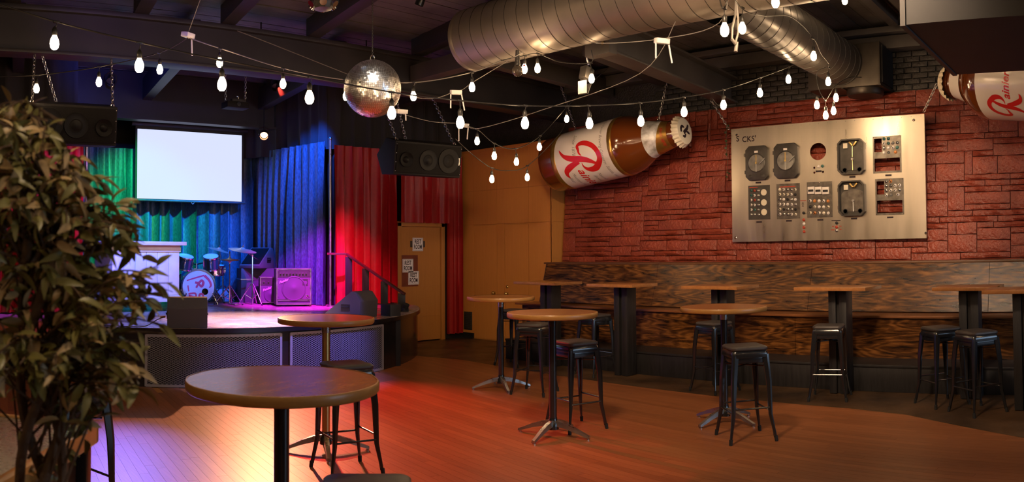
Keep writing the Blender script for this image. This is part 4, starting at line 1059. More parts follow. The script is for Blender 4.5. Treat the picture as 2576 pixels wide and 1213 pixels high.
# unseen festoons added beyond the view as extra light for the room
for lab, pa, pb, sag in (('added unseen string light in the room behind the photographer, along the length', (-3.5, 3.2, 3.6), (5.6, -2.6, 3.6), .7),
                         ('added unseen string light in the room behind the photographer, along the side', (-3.6, 6.8, 3.6), (-2.0, -4.0, 3.6), .6),
                         ('added unseen string light over the near end of the stone wall', (7.6, .25, 4.1), (6.6, -4.4, 3.7), .5),
                         ('added unseen string light across the middle of the room overhead', (-1.5, 2.6, 4.1), (5.7, 1.6, 3.95), .28)):
    pa = Vector(pa); pb = Vector(pb); pts = []
    for i in range(13):
        f_ = i / 12; p = pa.lerp(pb, f_); p.z -= sag * 4 * f_ * (1 - f_); pts.append(tuple(p))
    pts = [(pts[0][0], pts[0][1], 4.56)] + pts + [(pts[-1][0], pts[-1][1], 4.56)]
    if 'across' in lab: pts = [(p[0], p[1], max(p[2], 3.80)) for p in pts]
    festoon(lab, pts, pts[2:-2])

# small pale lamp boxes with hanging straps, on their wires
def lamp_box(p, rz, label, straps=((-.055, .18, .0), (.055, .20, .03)), tilt=.2):
    t = thing('lamp_box', label, 'lamp', p, rz, group='small lamp boxes on wires')
    MB().prism([(-.06, -.045), (.06, -.045), (.068, 0), (.06, .045), (-.06, .045), (-.068, 0)], -.022, .024, RX(tilt)).build('housing', MT['white_plastic'], t, bev=.006)
    MB().box((0, 0, -.024), (.09, .06, .004), RX(tilt)).build('lens', MT['labelwhite'], t)
    for x, L, s in straps:
        MB().tube([(x, 0, .02), (x * 1.1, -.01, -.02), (x * 1.15 + s, -.015, -L)], .008, 5).build('strap', MT['white_plastic'], t, smooth=40)
    return t
def plain_wire(pts, label):
    o = MB().tube(smooth_path(pts, 6), .004, 5).build('support_wire', MT['wire'], None, smooth=60); tag(o, label, 'wire', 'support wires')
lamp_box((2.858, 7.257, 3.76), .5, 'pale lamp box where two string lights meet in front of the main beam', ((.04, .20, .0),))
lamp_box((5.665, 6.47, 3.35), -.5, 'pale lamp box with two straps above the right-hand loudspeaker')
lamp_box((6.322, 7.091, 3.13), -.2, 'pale lamp box at the corner of the loudspeaker before the closet wall', ((.06, .17, -.02), (-.06, .2, 0)))
lamp_box((5.662, 3.766, 3.42), -.6, 'pale lamp box hanging below the long duct by its wire', ((-.055, .16, .0), (.055, .19, .025)))
lamp_box((5.2, 6.85, 3.14), -.3, 'pale lamp box just behind the lower edge of the mirror ball', ((.04, .10, 0),))
plain_wire([(2.66, 5.9, 4.2), (2.703, 6.457, 3.97), (2.858, 7.257, 3.78)], 'wire holding up the lamp box at the main beam')
plain_wire([(3.0, 6.4, 3.6), (4.869, 6.347, 3.20), (5.665, 6.47, 3.36), (5.70, 6.205, 3.435), (5.82, 5.589, 3.66)], 'wire running behind the mirror ball to the lamp box over the loudspeaker')
plain_wire([(5.0, 6.9, 3.16), (5.7, 6.98, 3.10), (6.322, 7.091, 3.15), (6.287, 6.769, 3.05), (6.34, 5.767, 3.152), (6.206, 4.388, 3.318), (6.1, 3.9, 3.72)], 'wire stretched from the loudspeaker corner to below the long duct')
plain_wire([(5.9, 4.9, 3.75), (5.5, 4.373, 3.47), (5.662, 3.766, 3.44), (5.403, 3.042, 3.40), (5.3, 2.9, 3.70)], 'wire below the long duct carrying a lamp box')
plain_wire([(9.6, 5.75, 4.05), (9.6, 5.60, 3.83), (9.58, 5.42, 3.62), (9.62, 5.35, 3.75)], 'loose wire by the chain of the metal board')
t = thing('safety_sling', 'pale rope sling with a clip hanging from the long duct', 'sling', (5.95, 3.18, 3.50))
MB().tube([(0, 0, .28), (-.02, 0, .12), (-.06, .01, .0), (-.07, .01, -.10), (-.02, 0, -.12), (.03, 0, -.02), (.03, 0, .1), (0, 0, .26)], .010, 6).build('rope', MT['wire'], t, smooth=60)
MB().tube([(-.07, .01, -.10), (-.03, 0, -.13), (.0, 0, -.11), (-.02, 0, -.20)], .016, 6).build('clip', MT['wire'], t, smooth=60)

# ================================================================== MIRROR BALL
ball = thing('mirror_ball', 'large mirror ball hanging on a rod over the dance floor', 'mirror ball', (3.735, 5.32, 2.955))
BR = .238
MB().sphere((0, 0, 0), BR - .004, 40, 24).build('core', MT['darkmetal'], ball, smooth=60)
q = MB(); rows_ = 46; rb = random.Random(5)
for i in range(rows_):
    t0 = PI * (i + .5) / rows_; c = max(4, int(2 * PI * BR * math.sin(t0) / .0163))
    for k in range(c):
        p0 = 2 * PI * k / c; dt = PI / rows_ * .45; dp = 2 * PI / c * .45
        tx_, ty_ = rb.uniform(-.0008, .0008), rb.uniform(-.0008, .0008)
        v = []
        for a, b_, e in ((-1, -1, tx_ + ty_), (1, -1, -tx_ + ty_), (1, 1, -tx_ - ty_), (-1, 1, tx_ - ty_)):
            th = t0 + a * dt; ph = p0 + b_ * dp; rr_ = BR + e
            v.append((rr_ * math.sin(th) * math.cos(ph), rr_ * math.sin(th) * math.sin(ph), rr_ * math.cos(th)))
        q.add(v, [(0, 1, 2, 3)])
stuff(q.build('mirror_tiles', MT['mirror'], ball))
q = MB(); q.tube([(.022 * math.cos(a), 0, BR + .022 + .022 * math.sin(a)) for a in [2 * PI * k / 12 for k in range(12)]], .005, 5, closed=True); q.build('eye_ring', MT['chrome'], ball, smooth=60)
chain_geo(MB(), (0, 0, BR + .03), (0, 0, 1.55), .02, .0022).build('hanging_chain', MT['darkmetal'], ball)
MB().cyl((0, 0, 1.50), (0, 0, 1.60), .05, n=16).build('motor', MT['black'], ball, smooth=40)

# ================================================================== LOUDSPEAKERS on chains
def hung_speaker(label, loc, rz, W, hang, flip):
    t = thing('hung_loudspeaker', label, 'loudspeaker', loc, rz, group='chain-hung loudspeakers')
    D, H = .52, .43
    M = Matrix(((0, 0, 1, 0), (1, 0, 0, 0), (0, 1, 0, 0), (0, 0, 0, 1)))
    MB().prism([(.06, 0), (0, H), (.24, H + .07), (.50, .30), (.36, .02)], -W / 2, W / 2, M).build('cabinet', MT['cabinet'], t, bev=.012)
    G = frame((0, .03, H / 2), (1, 0, 0), (0, -.06, H))
    MB().box((0, 0, -.012), (W - .05, H - .05, .02), G @ T(0, 0, .02)).build('grille', MT['grille'], t, bev=.006)
    s = -1 if flip else 1
    def ring(cx, cy, r0, nm, m, d=.012):
        q = MB(); q.lathe([(r0, .016), (r0 * .97, .016 + d), (r0 * .88, .018 + d * .6), (r0 * .45, .016), (r0 * .3, .018 + d), (.001, .022 + d)], 36, G @ T(cx, cy, 0), caps=False); q.build(nm, MT[m], t, smooth=50)
    ring(-s * W * .29, 0, .17, 'woofer', 'cone'); ring(s * W * .02, -.01, .14, 'midrange', 'cone'); ring(s * W * .34, -.02, .10, 'horn', 'cone', .02)
    q = MB(); q.box((-s * W * .445, 0, .02), (.035, .10, .008), G); bd = q.build('badge', MT['steel'], t, bev=.002)
    for sx in (-1, 1):
        for q_ in range(4):
            w = MB(); w.sphere((sx * (W / 2 - .02), -H * .4 + q_ * H * .27, .012), .007, 6, 4, G); w.build('grille_screw', MT['steel'], t)
    for (x0, y0, x1, y1, z1) in hang:
        chain_geo(MB(), (x0, y0, H + .02), (x1, y1, z1), .06, .006).build('chain', MT['steel'], t)
        q = MB(); q.tube([(x0 + .022 * math.cos(a), y0, H + .03 + .03 * math.sin(a)) for a in [2 * PI * k / 10 for k in range(10)]], .007, 5, closed=True); q.build('shackle', MT['chrome'], t, smooth=60)
    return t
hung_speaker('black loudspeaker hung on chains over the wide dark red curtain', (1.96, 8.35, 2.765), .0, .99, ((-.46, .10, -.40, .30, 1.035), (.46, .10, .50, .30, 1.035), (-.1, .4, -.30, .36, 1.035)), False)
hung_speaker('black loudspeaker hung on chains beside the closet wall', (6.56, 8.02, 2.60), rd(-6), 1.06, ((-.44, .12, -.42, .62, 1.20), (.48, .12, .50, .68, 1.20), (-.1, .42, -.12, .70, 1.20)), True)
# ================================================================== STAGE GEAR
# ---- projection screen
t = thing('projection_screen', 'lit white projection screen hanging in front of the velvet backdrop', 'screen', (5.11, 12.80, 2.42))
MB().mm((-1.03, -.006, .06), (1.03, 0, 1.34)).build('black_border', MT['black'], t)
MB().mm((-.995, -.012, .075), (.985, -.006, 1.275)).build('picture_area', emit('projected_light', (.66, .72, 1.0), 1.08), t)
q = MB(); q.cyl((-1.1, .01, 1.38), (1.1, .01, 1.38), .055, n=16); q.build('roller_case', MT['black'], t, smooth=40)
q = MB(); q.cyl((-1.08, 0, .05), (1.06, 0, .05), .022, n=12); q.build('bottom_bar', MT['darkmetal'], t, smooth=40)
MB().tube([(0, -.02, .03), (.03, -.02, .0), (.06, -.02, .03)], .006, 5).build('pull_handle', MT['steel'], t, smooth=40)
for x in (-.9, .9):
    q = MB(); q.cyl((x, .01, 1.42), (x, .01, 2.15), .006, n=6); q.build('hanger', MT['darkmetal'], t)

# ---- white boarded booth on castors
t = thing('stage_booth', 'white boarded booth on castors at the side of the stage behind the plant', 'booth', (3.62, 11.25, SZ), rd(8))
MB().mm((-.55, -.32, .14), (.55, .32, .94)).build('carcass', MT['white_paint'], t)
for k in range(6):
    MB().mm((-.55 + k * .1835, -.335, .24), (-.55 + k * .1835 + .178, -.32, .90)).build('board', MT['white_paint'], t, bev=.003)
    z = 0
for k in range(4): MB().mm((.55, -.31 + k * .158, .16), (.563, -.31 + k * .158 + .153, .92)).build('board', MT['white_paint'], t, bev=.003)
MB().mm((-.57, -.345, .88), (.57, .33, .95)).build('moulding', MT['white_paint'], t, bev=.006)
MB().mm((-.64, -.40, .98), (.64, .38, 1.035)).build('top_slab', MT['white_paint'], t, bev=.006)
MB().mm((-.56, -.34, .95), (.56, .33, .98)).build('neck', mat('booth_neck', (.35, .2, .2), .5), t)
MB().mm((-.57, -.35, .14), (.57, .33, .23)).build('plinth', MT['white_paint'], t, bev=.006)
for x, y in ((-.45, -.26), (.45, -.26), (-.45, .26), (.45, .26)):
    q = MB(); q.cyl((x, y - .015, .05), (x, y + .015, .05), .05, n=14); c = q.build('castor_wheel', MT['rubber'], t, smooth=40)
    q = MB(); q.mm((x - .03, y - .022, .06), (x + .03, y + .022, .14)); q.build('castor_fork', MT['steel'], c)

# ---- floor monitors (wedges)
def wedge(label, loc, rz, W=.47):
    t = thing('floor_monitor', label, 'speaker', loc, rz, group='wedge monitors on the stage edge')
    # profile in (depth, height): -Y is the tall back, the sloping baffle faces +Y
    M = Matrix(((0, 0, 1, 0), (1, 0, 0, 0), (0, 1, 0, 0), (0, 0, 0, 1)))
    MB().prism([(-.22, 0), (-.24, .23), (-.15, .35), (-.09, .36), (.34, .05), (.33, 0)], -W / 2, W / 2, M).build('cabinet', MT['carpetcab'], t, bev=.010)
    G = frame((0, .125, .215), (1, 0, 0), (0, -.43, .31))
    MB().box((0, 0, .008), (W - .05, .46, .012), G).build('grille', MT['grille'], t, bev=.004)
    for s in (-1, 1):
        MB().box((s * W / 2, .0, .14), (.012, .14, .09)).build('handle_recess', MT['black'], t, bev=.005)
        MB().cyl((s * (W / 2 + .008), -.06, .15), (s * (W / 2 + .008), .06, .15), .010, n=8).build('handle', MT['rubber'], t, smooth=40)
    return t
wedge('grey wedge monitor seen from behind at the front edge of the stage', (3.44, 8.72, SZ), rd(-20), .47)
wedge('grey wedge monitor turned sideways near the stair rail', (5.98, 8.95, SZ), rd(24), .46)
t = thing('audio_cable', 'thin dark cable plugged into the back of the wedge monitor', 'cable', (3.2, 8.72, SZ + .012))
MB().tube(smooth_path([(0, .1, .10), (-.12, .05, .07), (-.3, .0, .0), (-.55, .1, 0), (-.9, .3, 0)]), .006, 6).build('cord', MT['cable'], t, smooth=60)
MB().cyl((0, .1, .10), (-.06, .09, .095), .012, n=8).build('plug', MT['orange'], t, smooth=40)

# ---- amplifiers
def amp(name, label, loc, rz, W, H, D, cone, logo, big):
    t = thing(name, label, 'amplifier', loc, rz, group='amplifiers by the wing curtain')
    MB().mm((-W / 2, -D / 2, .025), (W / 2, D / 2, H)).build('cabinet', MT['carpetcab'], t, bev=.012)
    for x in (-W / 2 + .06, W / 2 - .06):
        for y in (-D / 2 + .05, D / 2 - .05): MB().cyl((x, y, 0), (x, y, .03), .025, .03, n=10).build('foot', MT['rubber'], t, smooth=40)
    fr = MB(); fr.add(*fill_geo(rect(-W / 2 + .004, .03, W / 2 - .004, H - .004), [rect(-W / 2 + .022, .05, W / 2 - .022, H - .02)], .012), T(0, -D / 2 - .004, 0) @ RX(PI / 2)); fr.build('front_trim', MT['steel'], t)
    MB().mm((-W / 2 + .022, -D / 2 - .008, .12 if big else .05), (W / 2 - .022, -D / 2, H - .15)).build('grille_cloth', mat('grille_cloth', (.10, .09, .10), .7, bump=.3, bscale=250), t)
    MB().mm((-W / 2 + .022, -D / 2 - .006, H - .145), (W / 2 - .022, -D / 2 + .01, H - .025)).build('control_panel', MT['darkmetal'], t)
    k = 9 if big else 4
    for i in range(k):
        q = MB(); q.lathe([(.016, 0), (.012, .018), (.011, .02)], 10, T(-W / 2 + .07 + i * (W - .16) / (k - 1), -D / 2 - .006, H - .09) @ RX(PI / 2)); q.build('control_knob', MT['chrome'], t, smooth=40)
    cy = .12 + (H - .27) / 2 if big else (H - .12) / 2
    q = MB(); q.lathe([(cone, .0), (cone, .010), (cone * .93, .013), (cone * .9, .006), (cone * .32, .004), (cone * .22, .012), (.001, .016)], 40, T(0, -D / 2 - .008, cy) @ RX(PI / 2), caps=False); q.build('speaker_cone', mat('cone_cloth', (.085, .075, .085), .6), t, smooth=40)
    q = MB(); q.add(*text_geo(logo, .055, .012, .45), T(-W / 2 + .12, -D / 2 - .026, H - .205) @ RX(PI / 2) @ RZ(.35)); q.build('logo_script', MT['white_paint'], t)
    if big:
        q = MB(); q.add(*fill_geo(rect(W / 2 - .15, H - .28, W / 2 - .06, H - .17), [circle(W / 2 - .105, H - .225, .035)], .008), T(0, -D / 2 - .01, 0) @ RX(PI / 2)); q.build('tweeter_frame', MT['darkmetal'], t)
        q = MB(); q.lathe([(.022, 0), (.022, .012), (.012, .016)], 12, T(W / 2 - .07, -D / 2 - .006, .17) @ RX(PI / 2)); q.build('jack_plate', MT['chrome'], t)
        MB().mm((-W / 2 + .03, -D / 2 - .012, .095), (W / 2 - .03, -D / 2, .115)).build('trim_strip', MT['steel'], t)
        for s in (-1, 1):
            for z in (.16, .3, .45, .58): w = MB(); w.sphere((s * (W / 2 - .035), -D / 2 - .012, z), .007, 6, 4); w.build('trim_screw', MT['chrome'], t)
    for s in (-1, 1): MB().box((s * W / 2, 0, H * .68), (.014, .11, .08)).build('side_handle', MT['black'], t, bev=.004)
    return t
amp('bass_amplifier', 'large amplifier with round speaker and script logo in front of the wing curtain', (6.32, 11.30, SZ), rd(-22), .58, .62, .36, .20, 'Fender', True)
amp('guitar_amplifier', 'small amplifier half hidden behind the large amplifier', (6.18, 11.80, SZ), rd(-22), .40, .47, .24, .13, 'Fender', False)
t = thing('road_case', 'dark case carrying a wedge monitor behind the small amplifier', 'case', (6.18, 12.36, SZ), rd(-15))
MB().mm((-.31, -.22, 0), (.31, .22, .60)).build('body', MT['carpetcab'], t, bev=.01)
MB().mm((-.315, -.225, .40), (.315, .225, .42)).build('lid_seam', MT['steel'], t)
wedge('wedge monitor resting on the dark case behind the amplifiers', (6.20, 12.30, SZ + .602), rd(125), .40)

# ---- drum kit
def tripod(t, r, z, m='chrome', n=3, a0=0.3):
    for k in range(n):
        a = a0 + 2 * PI * k / n; c, s = math.cos(a), math.sin(a)
        MB().tube([(.012 * c, .012 * s, z), (r * .55 * c, r * .55 * s, z * .52), (r * c, r * s, .014)], .010, 6).build('tripod_leg', MT[m], t, smooth=60)
        MB().sphere((r * c, r * s, .016), .016, 8, 6).build('rubber_foot', MT['rubber'], t, smooth=60)
        MB().cyl((.012 * c, .012 * s, z * .3), (r * .5 * c, r * .5 * s, z * .50), .006, n=6).build('tripod_brace', MT[m], t, smooth=60)
def cymbal(t, p, r, tilt, nm='cymbal'):
    M = T(*p) @ RX(tilt[0]) @ RY(tilt[1])
    q = MB(); q.lathe([(r, -.022), (r * .75, -.008), (r * .25, .004), (r * .2, .012), (r * .1, .03), (.01, .034)], 48, M, caps=False); q.lathe([(.01, .032), (r * .1, .028), (r * .2, .010), (r * .75, -.010), (r, -.024)], 48, M, caps=False)
    q.build(nm, MT['cymbal'], t, smooth=50)
    q = MB(); q.lathe([(.014, .034), (.014, .05), (.006, .055), (.006, .075)], 10, M); q.build('wing_nut', MT['chrome'], t, smooth=40)
def drum_shell(t, M, r, h, m, lugs=6, head='drumhead'):
    q = MB(); q.lathe([(r, 0), (r, h)], 40, M, caps=False); sh = q.build('shell', MT[m], t, smooth=60)
    for z in (0, h):
        q = MB(); q.lathe([(r + .008, z - .012), (r + .010, z), (r + .008, z + .012), (r - .002, z + .012), (r - .002, z - .012)], 40, M, caps=False); q.build('hoop', MT['chrome'], t, smooth=50)
        q = MB(); q.lathe([(r - .001, z), (.001, z + (.002 if z else -.002))], 40, M, caps=False); q.build('drum_head', MT[head], t, smooth=50)
    for k in range(lugs):
        a = 2 * PI * k / lugs + .3
        q = MB(); q.box((r + .012, 0, h / 2), (.018, .022, min(h * .55, .12)), M @ RZ(a)); q.cyl((r + .014, 0, .01), (r + .014, 0, h - .01), .004, n=6, M=M @ RZ(a)); q.build('lug', MT['chrome'], t, bev=.003)
    return sh
t = thing('bass_drum', 'bass drum with pink doodle on its head and two toms mounted on top', 'drum', (4.94, 12.02, SZ), rd(-10))
BD = .275
Mb = T(0, -.02, BD + .035) @ RX(PI / 2)
q = MB(); q.lathe([(BD, -.40), (BD, 0)], 56, Mb, caps=False); q.build('shell', MT['drumblue'], t, smooth=60)
for z in (0, -.40):
    q = MB(); q.lathe([(BD - .004, z - .03), (BD + .018, z - .03), (BD + .018, z + .016), (BD - .004, z + .018)], 56, Mb, caps=False); q.build('hoop', MT['drumblue'], t, smooth=40)
hc = circle(.11, -.085, .055, 24)
q = MB(); q.add(*fill_geo(circle(0, 0, BD - .002, 56), [hc], .003), Mb @ T(0, 0, .006)); q.build('drum_head', MT['drumhead'], t)
q = MB(); q.lathe([(BD - .01, -.1), (.001, -.1)], 40, Mb, caps=False); q.build('inner_dark', MT['black'], t)
dk = MB()
for st in ([(-.20, .10, .007), (-.05, .145, .009), (.10, .185, .009)], [(.10, .18, .016), (.18, .10, .014), (.21, .02, .012), (.18, -.02, .006)], [(-.06, .07, .013), (.0, .06, .014), (.05, .10, .014), (.08, .06, .016), (.05, .0, .014), (.0, .04, .012), (-.04, -.02, .012)], [(-.18, .02, .008), (-.165, -.08, .007)], [(-.17, -.12, .010), (-.06, -.11, .010), (-.05, -.17, .010), (-.16, -.15, .010), (-.1, -.2, .009)], [(.01, -.20, .012), (.02, -.13, .012), (.07, -.13, .012), (.08, -.18, .010)]):
    dk.add(*ribbon(st), Mb @ T(0, 0, .0085))
dk.build('pink_doodle', MT['pink'], t)
for k in range(8):
    a = 2 * PI * k / 8 + .2; q = MB(); q.box((BD + .014, 0, -.06), (.022, .026, .07), Mb @ RZ(a)); q.build('lug', MT['chrome'], t, bev=.003)
for s in (-1, 1): MB().tube([(s * .22, -.1, .2), (s * .30, -.16, .02)], .009, 6).build('spur', MT['chrome'], t, smooth=40)
MB().cyl((0, .15, BD * 2 + .03), (0, .15, BD * 2 + .14), .016, n=10).build('tom_post', MT['chrome'], t, smooth=40)
for s, tilt in ((-1, .25), (1, -.25)):
    MB().tube([(0, .15, BD * 2 + .12), (s * .07, .13, BD * 2 + .14), (s * .12, .10, BD * 2 + .15)], .011, 6).build('tom_arm', MT['chrome'], t, smooth=40)
    tm = MB().cyl((s * .13, .09, BD * 2 + .12), (s * .13, .09, BD * 2 + .18), .02, n=8).build('tom_bracket', MT['chrome'], t, smooth=40)
    drum_shell(t, T(s * .235, .05, BD * 2 + .065) @ RX(.32) @ RY(-s * .12), .132, .20, 'drumblue')
t = thing('floor_tom', 'blue floor tom beside the bass drum behind the white booth', 'drum', (4.52, 12.22, SZ))
drum_shell(t, T(0, 0, .16), .18, .34, 'drumblue', 8)
for k in range(3):
    a = 2 * PI * k / 3; MB().cyl((.20 * math.cos(a), .20 * math.sin(a), .01), (.20 * math.cos(a), .20 * math.sin(a), .42), .007, n=6).build('leg', MT['chrome'], t, smooth=40)
t = thing('snare_drum', 'chrome snare drum on a stand beside the hi-hat', 'drum', (5.36, 12.31, SZ))
drum_shell(t, T(0, 0, .50) @ RX(.08), .165, .15, 'chrome', 8)
MB().cyl((0, 0, .2), (0, 0, .48), .012, n=8).build('post', MT['chrome'], t, smooth=40); tripod(t, .22, .24)
t = thing('hi_hat', 'pair of hi-hat cymbals on a chrome stand', 'cymbal', (5.48, 11.95, SZ))
MB().cyl((0, 0, .02), (0, 0, .90), .010, n=8).build('post', MT['chrome'], t, smooth=40); tripod(t, .27, .32, a0=1.0)
cymbal(t, (0, 0, .765), .165, (.03, .02)); cymbal(t, (0, 0, .735), .165, (PI, .0)); MB().mm((-.04, -.3, .01), (.04, -.02, .03)).build('pedal', MT['steel'], t, bev=.004)
t = thing('cymbal_stand', 'straight stand with a tilted crash cymbal above the snare drum', 'cymbal', (5.58, 12.45, SZ))
MB().cyl((0, 0, .02), (-.0, 0, .62), .012, n=8).build('post', MT['chrome'], t, smooth=40); MB().cyl((0, 0, .6), (-.10, -.05, .95), .008, n=8).build('upper_tube', MT['chrome'], t, smooth=40)
cymbal(t, (-.10, -.05, .93), .20, (.16, .22)); tripod(t, .26, .30, a0=.2)
t = thing('cymbal_stand', 'boom stand with a wide tilted cymbal apart from the drums', 'cymbal', (5.79, 11.72, SZ), .2)
MB().cyl((0, 0, .02), (0, 0, .82), .013, n=8).build('post', MT['chrome'], t, smooth=40)
MB().cyl((.14, .02, .76), (-.22, -.02, .92), .008, n=8).build('boom', MT['chrome'], t, smooth=40); MB().sphere((0, 0, .83), .025, 10, 8).build('clamp', MT['chrome'], t, smooth=60)
cymbal(t, (-.22, -.02, .93), .235, (.20, .03)); tripod(t, .24, .36, a0=.6)
t = thing('drum_case', 'small pinkish case standing behind the hi-hat stand', 'case', (5.70, 12.78, SZ))
MB().mm((-.2, -.12, .008), (.2, .12, .22)).build('body', mat('case_shell', (.32, .2, .24), .5), t, bev=.01); MB().tube([(-.1, 0, .22), (-.08, 0, .27), (.08, 0, .27), (.1, 0, .22)], .008, 6).build('handle', MT['black'], t, smooth=40)

# ---- stair rail at the stage side
t = thing('stair_rail', 'black stair rail with wide flat posts in front of the red curtain', 'railing', (0, 0, 0))
top = [(6.60, 10.66, 1.56), (6.83, 10.45, 1.555), (7.16, 9.36, .955)]
for a, c in zip(top[:-1], top[1:]): bar_between('handrail', a, c, .05, .035, wood('rail_wood', (.05, .015, .012), (.12, .035, .025), .35), t)
for f_ in (.04, .34, .66, .95):
    p = Vector(top[1]).lerp(Vector(top[2]), f_); M = frame((p.x, p.y, 0), (.80, -.60, 0), (.60, .80, 0))
    MB().mm((-.055, -.015, SZ), (.055, .015, p.z - .02), M).build('post', MT['black_wood'], t, bev=.003)
t = thing('step_light', 'tiny black lamp on the stage floor at the foot of the stair rail', 'lamp', (7.12, 9.30, SZ))
MB().mm((-.05, -.03, 0), (.05, .03, .05)).build('body', MT['black'], t, bev=.006); MB().cyl((0, 0, .05), (0, -.03, .11), .045, .05, n=14).build('head', MT['rubber'], t, smooth=40)

# ================================================================== STAGE LIGHTING
def par_can(label, loc, target, col, watts, spot=50, blend=.5, lens=None, r=.075, hang=None, vis=0.0, sr=.05):
    m = aim(loc, target); t = thing('stage_lamp', label, 'stage light', group='stage lamps'); t.matrix_world = m
    MB().lathe([(r * .5, .20), (r * .75, .17), (r, .08), (r, -.03), (r * .96, -.03)], 24, caps=False).build('can', MT['black_steel'], t, smooth=40)
    MB().lathe([(.001, .06), (r * .9, .06)], 24, caps=False).build('lens', emit(label[:20], col, vis) if vis else MT['darkmetal'], t)
    MB().tube([(-r - .015, 0, .04), (-r - .02, .08, .06), (0, .14, .08), (r + .02, .08, .06), (r + .015, 0, .04)], .008, 6).build('yoke', MT['black_steel'], t, smooth=60)
    if hang:
        mi = m.inverted(); a = mi @ (Vector(loc) + Vector((0, 0, .12))); c = mi @ Vector((loc[0], loc[1], hang)); MB().cyl(a, c, .010, n=8).build('hanger_rod', MT['black_steel'], t, smooth=40)
    ld = bpy.data.lights.new('spot', 'SPOT'); ld.energy = watts; ld.color = col; ld.spot_size = rd(spot); ld.spot_blend = blend; ld.shadow_soft_size = sr
    lo = bpy.data.objects.new('spot_beam', ld); COL.objects.link(lo); lo.parent = t; lo.location = (0, 0, -.045)
    return t
LIGHTS = [
 ('bright warm stage lamp beside the projection screen', (6.22, 12.15, 3.62), (2.85, 6.15, 0), (1.0, .42, .20), 1900, 26, .55, 4.56, 7.0),
 ('stage lamp with red light behind the wedge monitors', (6.0, 11.3, 4.3), (4.6, 6.1, 0), (1.0, .06, .04), 3200, 32, .7, 4.56, 0),
 ('stage lamp with blue light by the wing curtain of the booth', (3.4, 12.0, 4.3), (1.70, 5.6, 0), (.24, .18, 1.0), 3200, 15, .9, 4.56, 0),
 ('stage lamp with pale pink light on the main beam', (4.55, 8.98, 4.08), (4.60, 9.3, .7), (1.0, .60, .66), 3000, 46, 1.0, 4.56, 0),
 ('stage lamp with magenta light aimed at the amplifiers', (5.3, 9.0, 4.08), (6.35, 11.2, .9), (.62, .02, 1.0), 4000, 34, .8, 4.56, 0),
 ('stage lamp with hot pink light aimed at the red curtain', (6.2, 8.98, 4.08), (7.05, 10.8, .85), (1.0, .01, .28), 1100, 36, 1.0, 4.56, 0),
 ('stage lamp with blue light aimed at the wing curtain', (6.1, 10.2, 4.3), (6.66, 11.6, 2.9), (.01, .11, 1.0), 1100, 46, .8, 4.56, 0),
 ('stage lamp with blue light aimed at the middle of the backdrop', (6.0, 9.4, 4.15), (5.15, 13.1, 1.6), (.002, .13, 1.0), 3600, 40, .8, 4.56, 0),
 ('stage lamp with green light aimed at the backdrop', (3.4, 9.6, 4.15), (4.3, 13.1, 2.2), (.0, .8, .20), 2400, 40, .8, 4.56, 0),
 ('stage lamp with cold blue light aimed at the white booth', (2.9, 9.2, 4.1), (3.7, 11.2, 1.0), (.12, .20, 1.0), 1800, 36, .8, 4.56, 0),
 ('stage lamp with violet light aimed at the stage side curtain', (3.0, 9.4, 4.1), (2.2, 10.8, 1.7), (.45, .06, 1.0), 700, 50, .8, 4.56, 0),
 ('stage lamp with blue light aimed at the mesh panels', (5.5, 6.9, 4.42), (4.8, 8.4, .55), (.18, .16, 1.0), 3200, 36, .8, 4.56, 0),
 ('stage lamp with blue light grazing the ceiling boards', (2.75, 9.6, 4.1), (3.9, 11.6, 4.55), (.06, .10, 1.0), 110, 120, .9, 4.56, 0),
 ('stage lamp with violet light washing the boards above the beam', (2.0, 5.0, 4.25), (3.4, 8.2, 4.7), (.28, .12, 1.0), 90, 70, .9, 4.56, 0),
 ('warm ceiling lamp aimed at the metal board', (2.3, 1.3, 4.38), (9.9, 4.3, 2.2), (1.0, .70, .44), 1450, 48, .9, 4.56, 0),  # unseen fill added to brighten the board and stone wall
 ('warm ceiling lamp aimed at the closet wall', (1.5, 2.0, 4.38), (9.7, 7.6, 1.7), (1.0, .70, .44), 1750, 40, .9, 4.56, 0),  # assumed lamp out of view, added to lift the closet wall
 ('warm ceiling lamp aimed at the paired stools', (3.0, 2.0, 4.38), (8.5, 1.7, .9), (1.0, .70, .46), 560, 56, .9, 4.56, 0),  # added fill for the stools and bench end, out of view
 ('warm ceiling lamp aimed at the round tables', (2.2, 2.7, 4.38), (6.0, 4.4, .4), (1.0, .70, .44), 560, 52, .9, 4.56, 0),  # added overhead fill so the round table tops come up brighter
 ('warm ceiling lamp above the table with dark thick pole', (2.0, 3.5, 4.38), (1.55, 2.86, 1.06), (1.0, .60, .34), 190, 42, .9, 4.56, 0),  # added only to lift the large table's top
 ('narrow white pin spot aimed at the mirror ball', (2.3, 3.1, 4.40), (3.735, 5.32, 2.96), (1.0, .86, .72), 260, 11, .4, 4.56, 0),  # added to brighten the near side of the ball
 ('warm ceiling lamp above the leafy plant', (.95, 1.1, 4.38), (.30, 1.75, 1.6), (1.0, .72, .46), 150, 34, .9, 4.56, 0),  # unseen lamp added to brighten the leaves
]
for lab, loc, tgt, col, wt, sp, bl, hg, vis in LIGHTS: par_can(lab, loc, tgt, col, wt, sp, bl, hang=hg, vis=vis, r=.05 if loc[1] < 8 else .075, sr=.22 if loc[1] < 4 else .05)
t = thing('moving_head_lamp', 'black and silver disco lamp cut off by the top of the picture', 'stage light', (3.30, 5.40, 3.66))
MB().lathe([(.03, -.10), (.075, -.09), (.10, -.03), (.10, .05), (.06, .12)], 10).build('head', MT['darkmetal'], t, smooth=30)
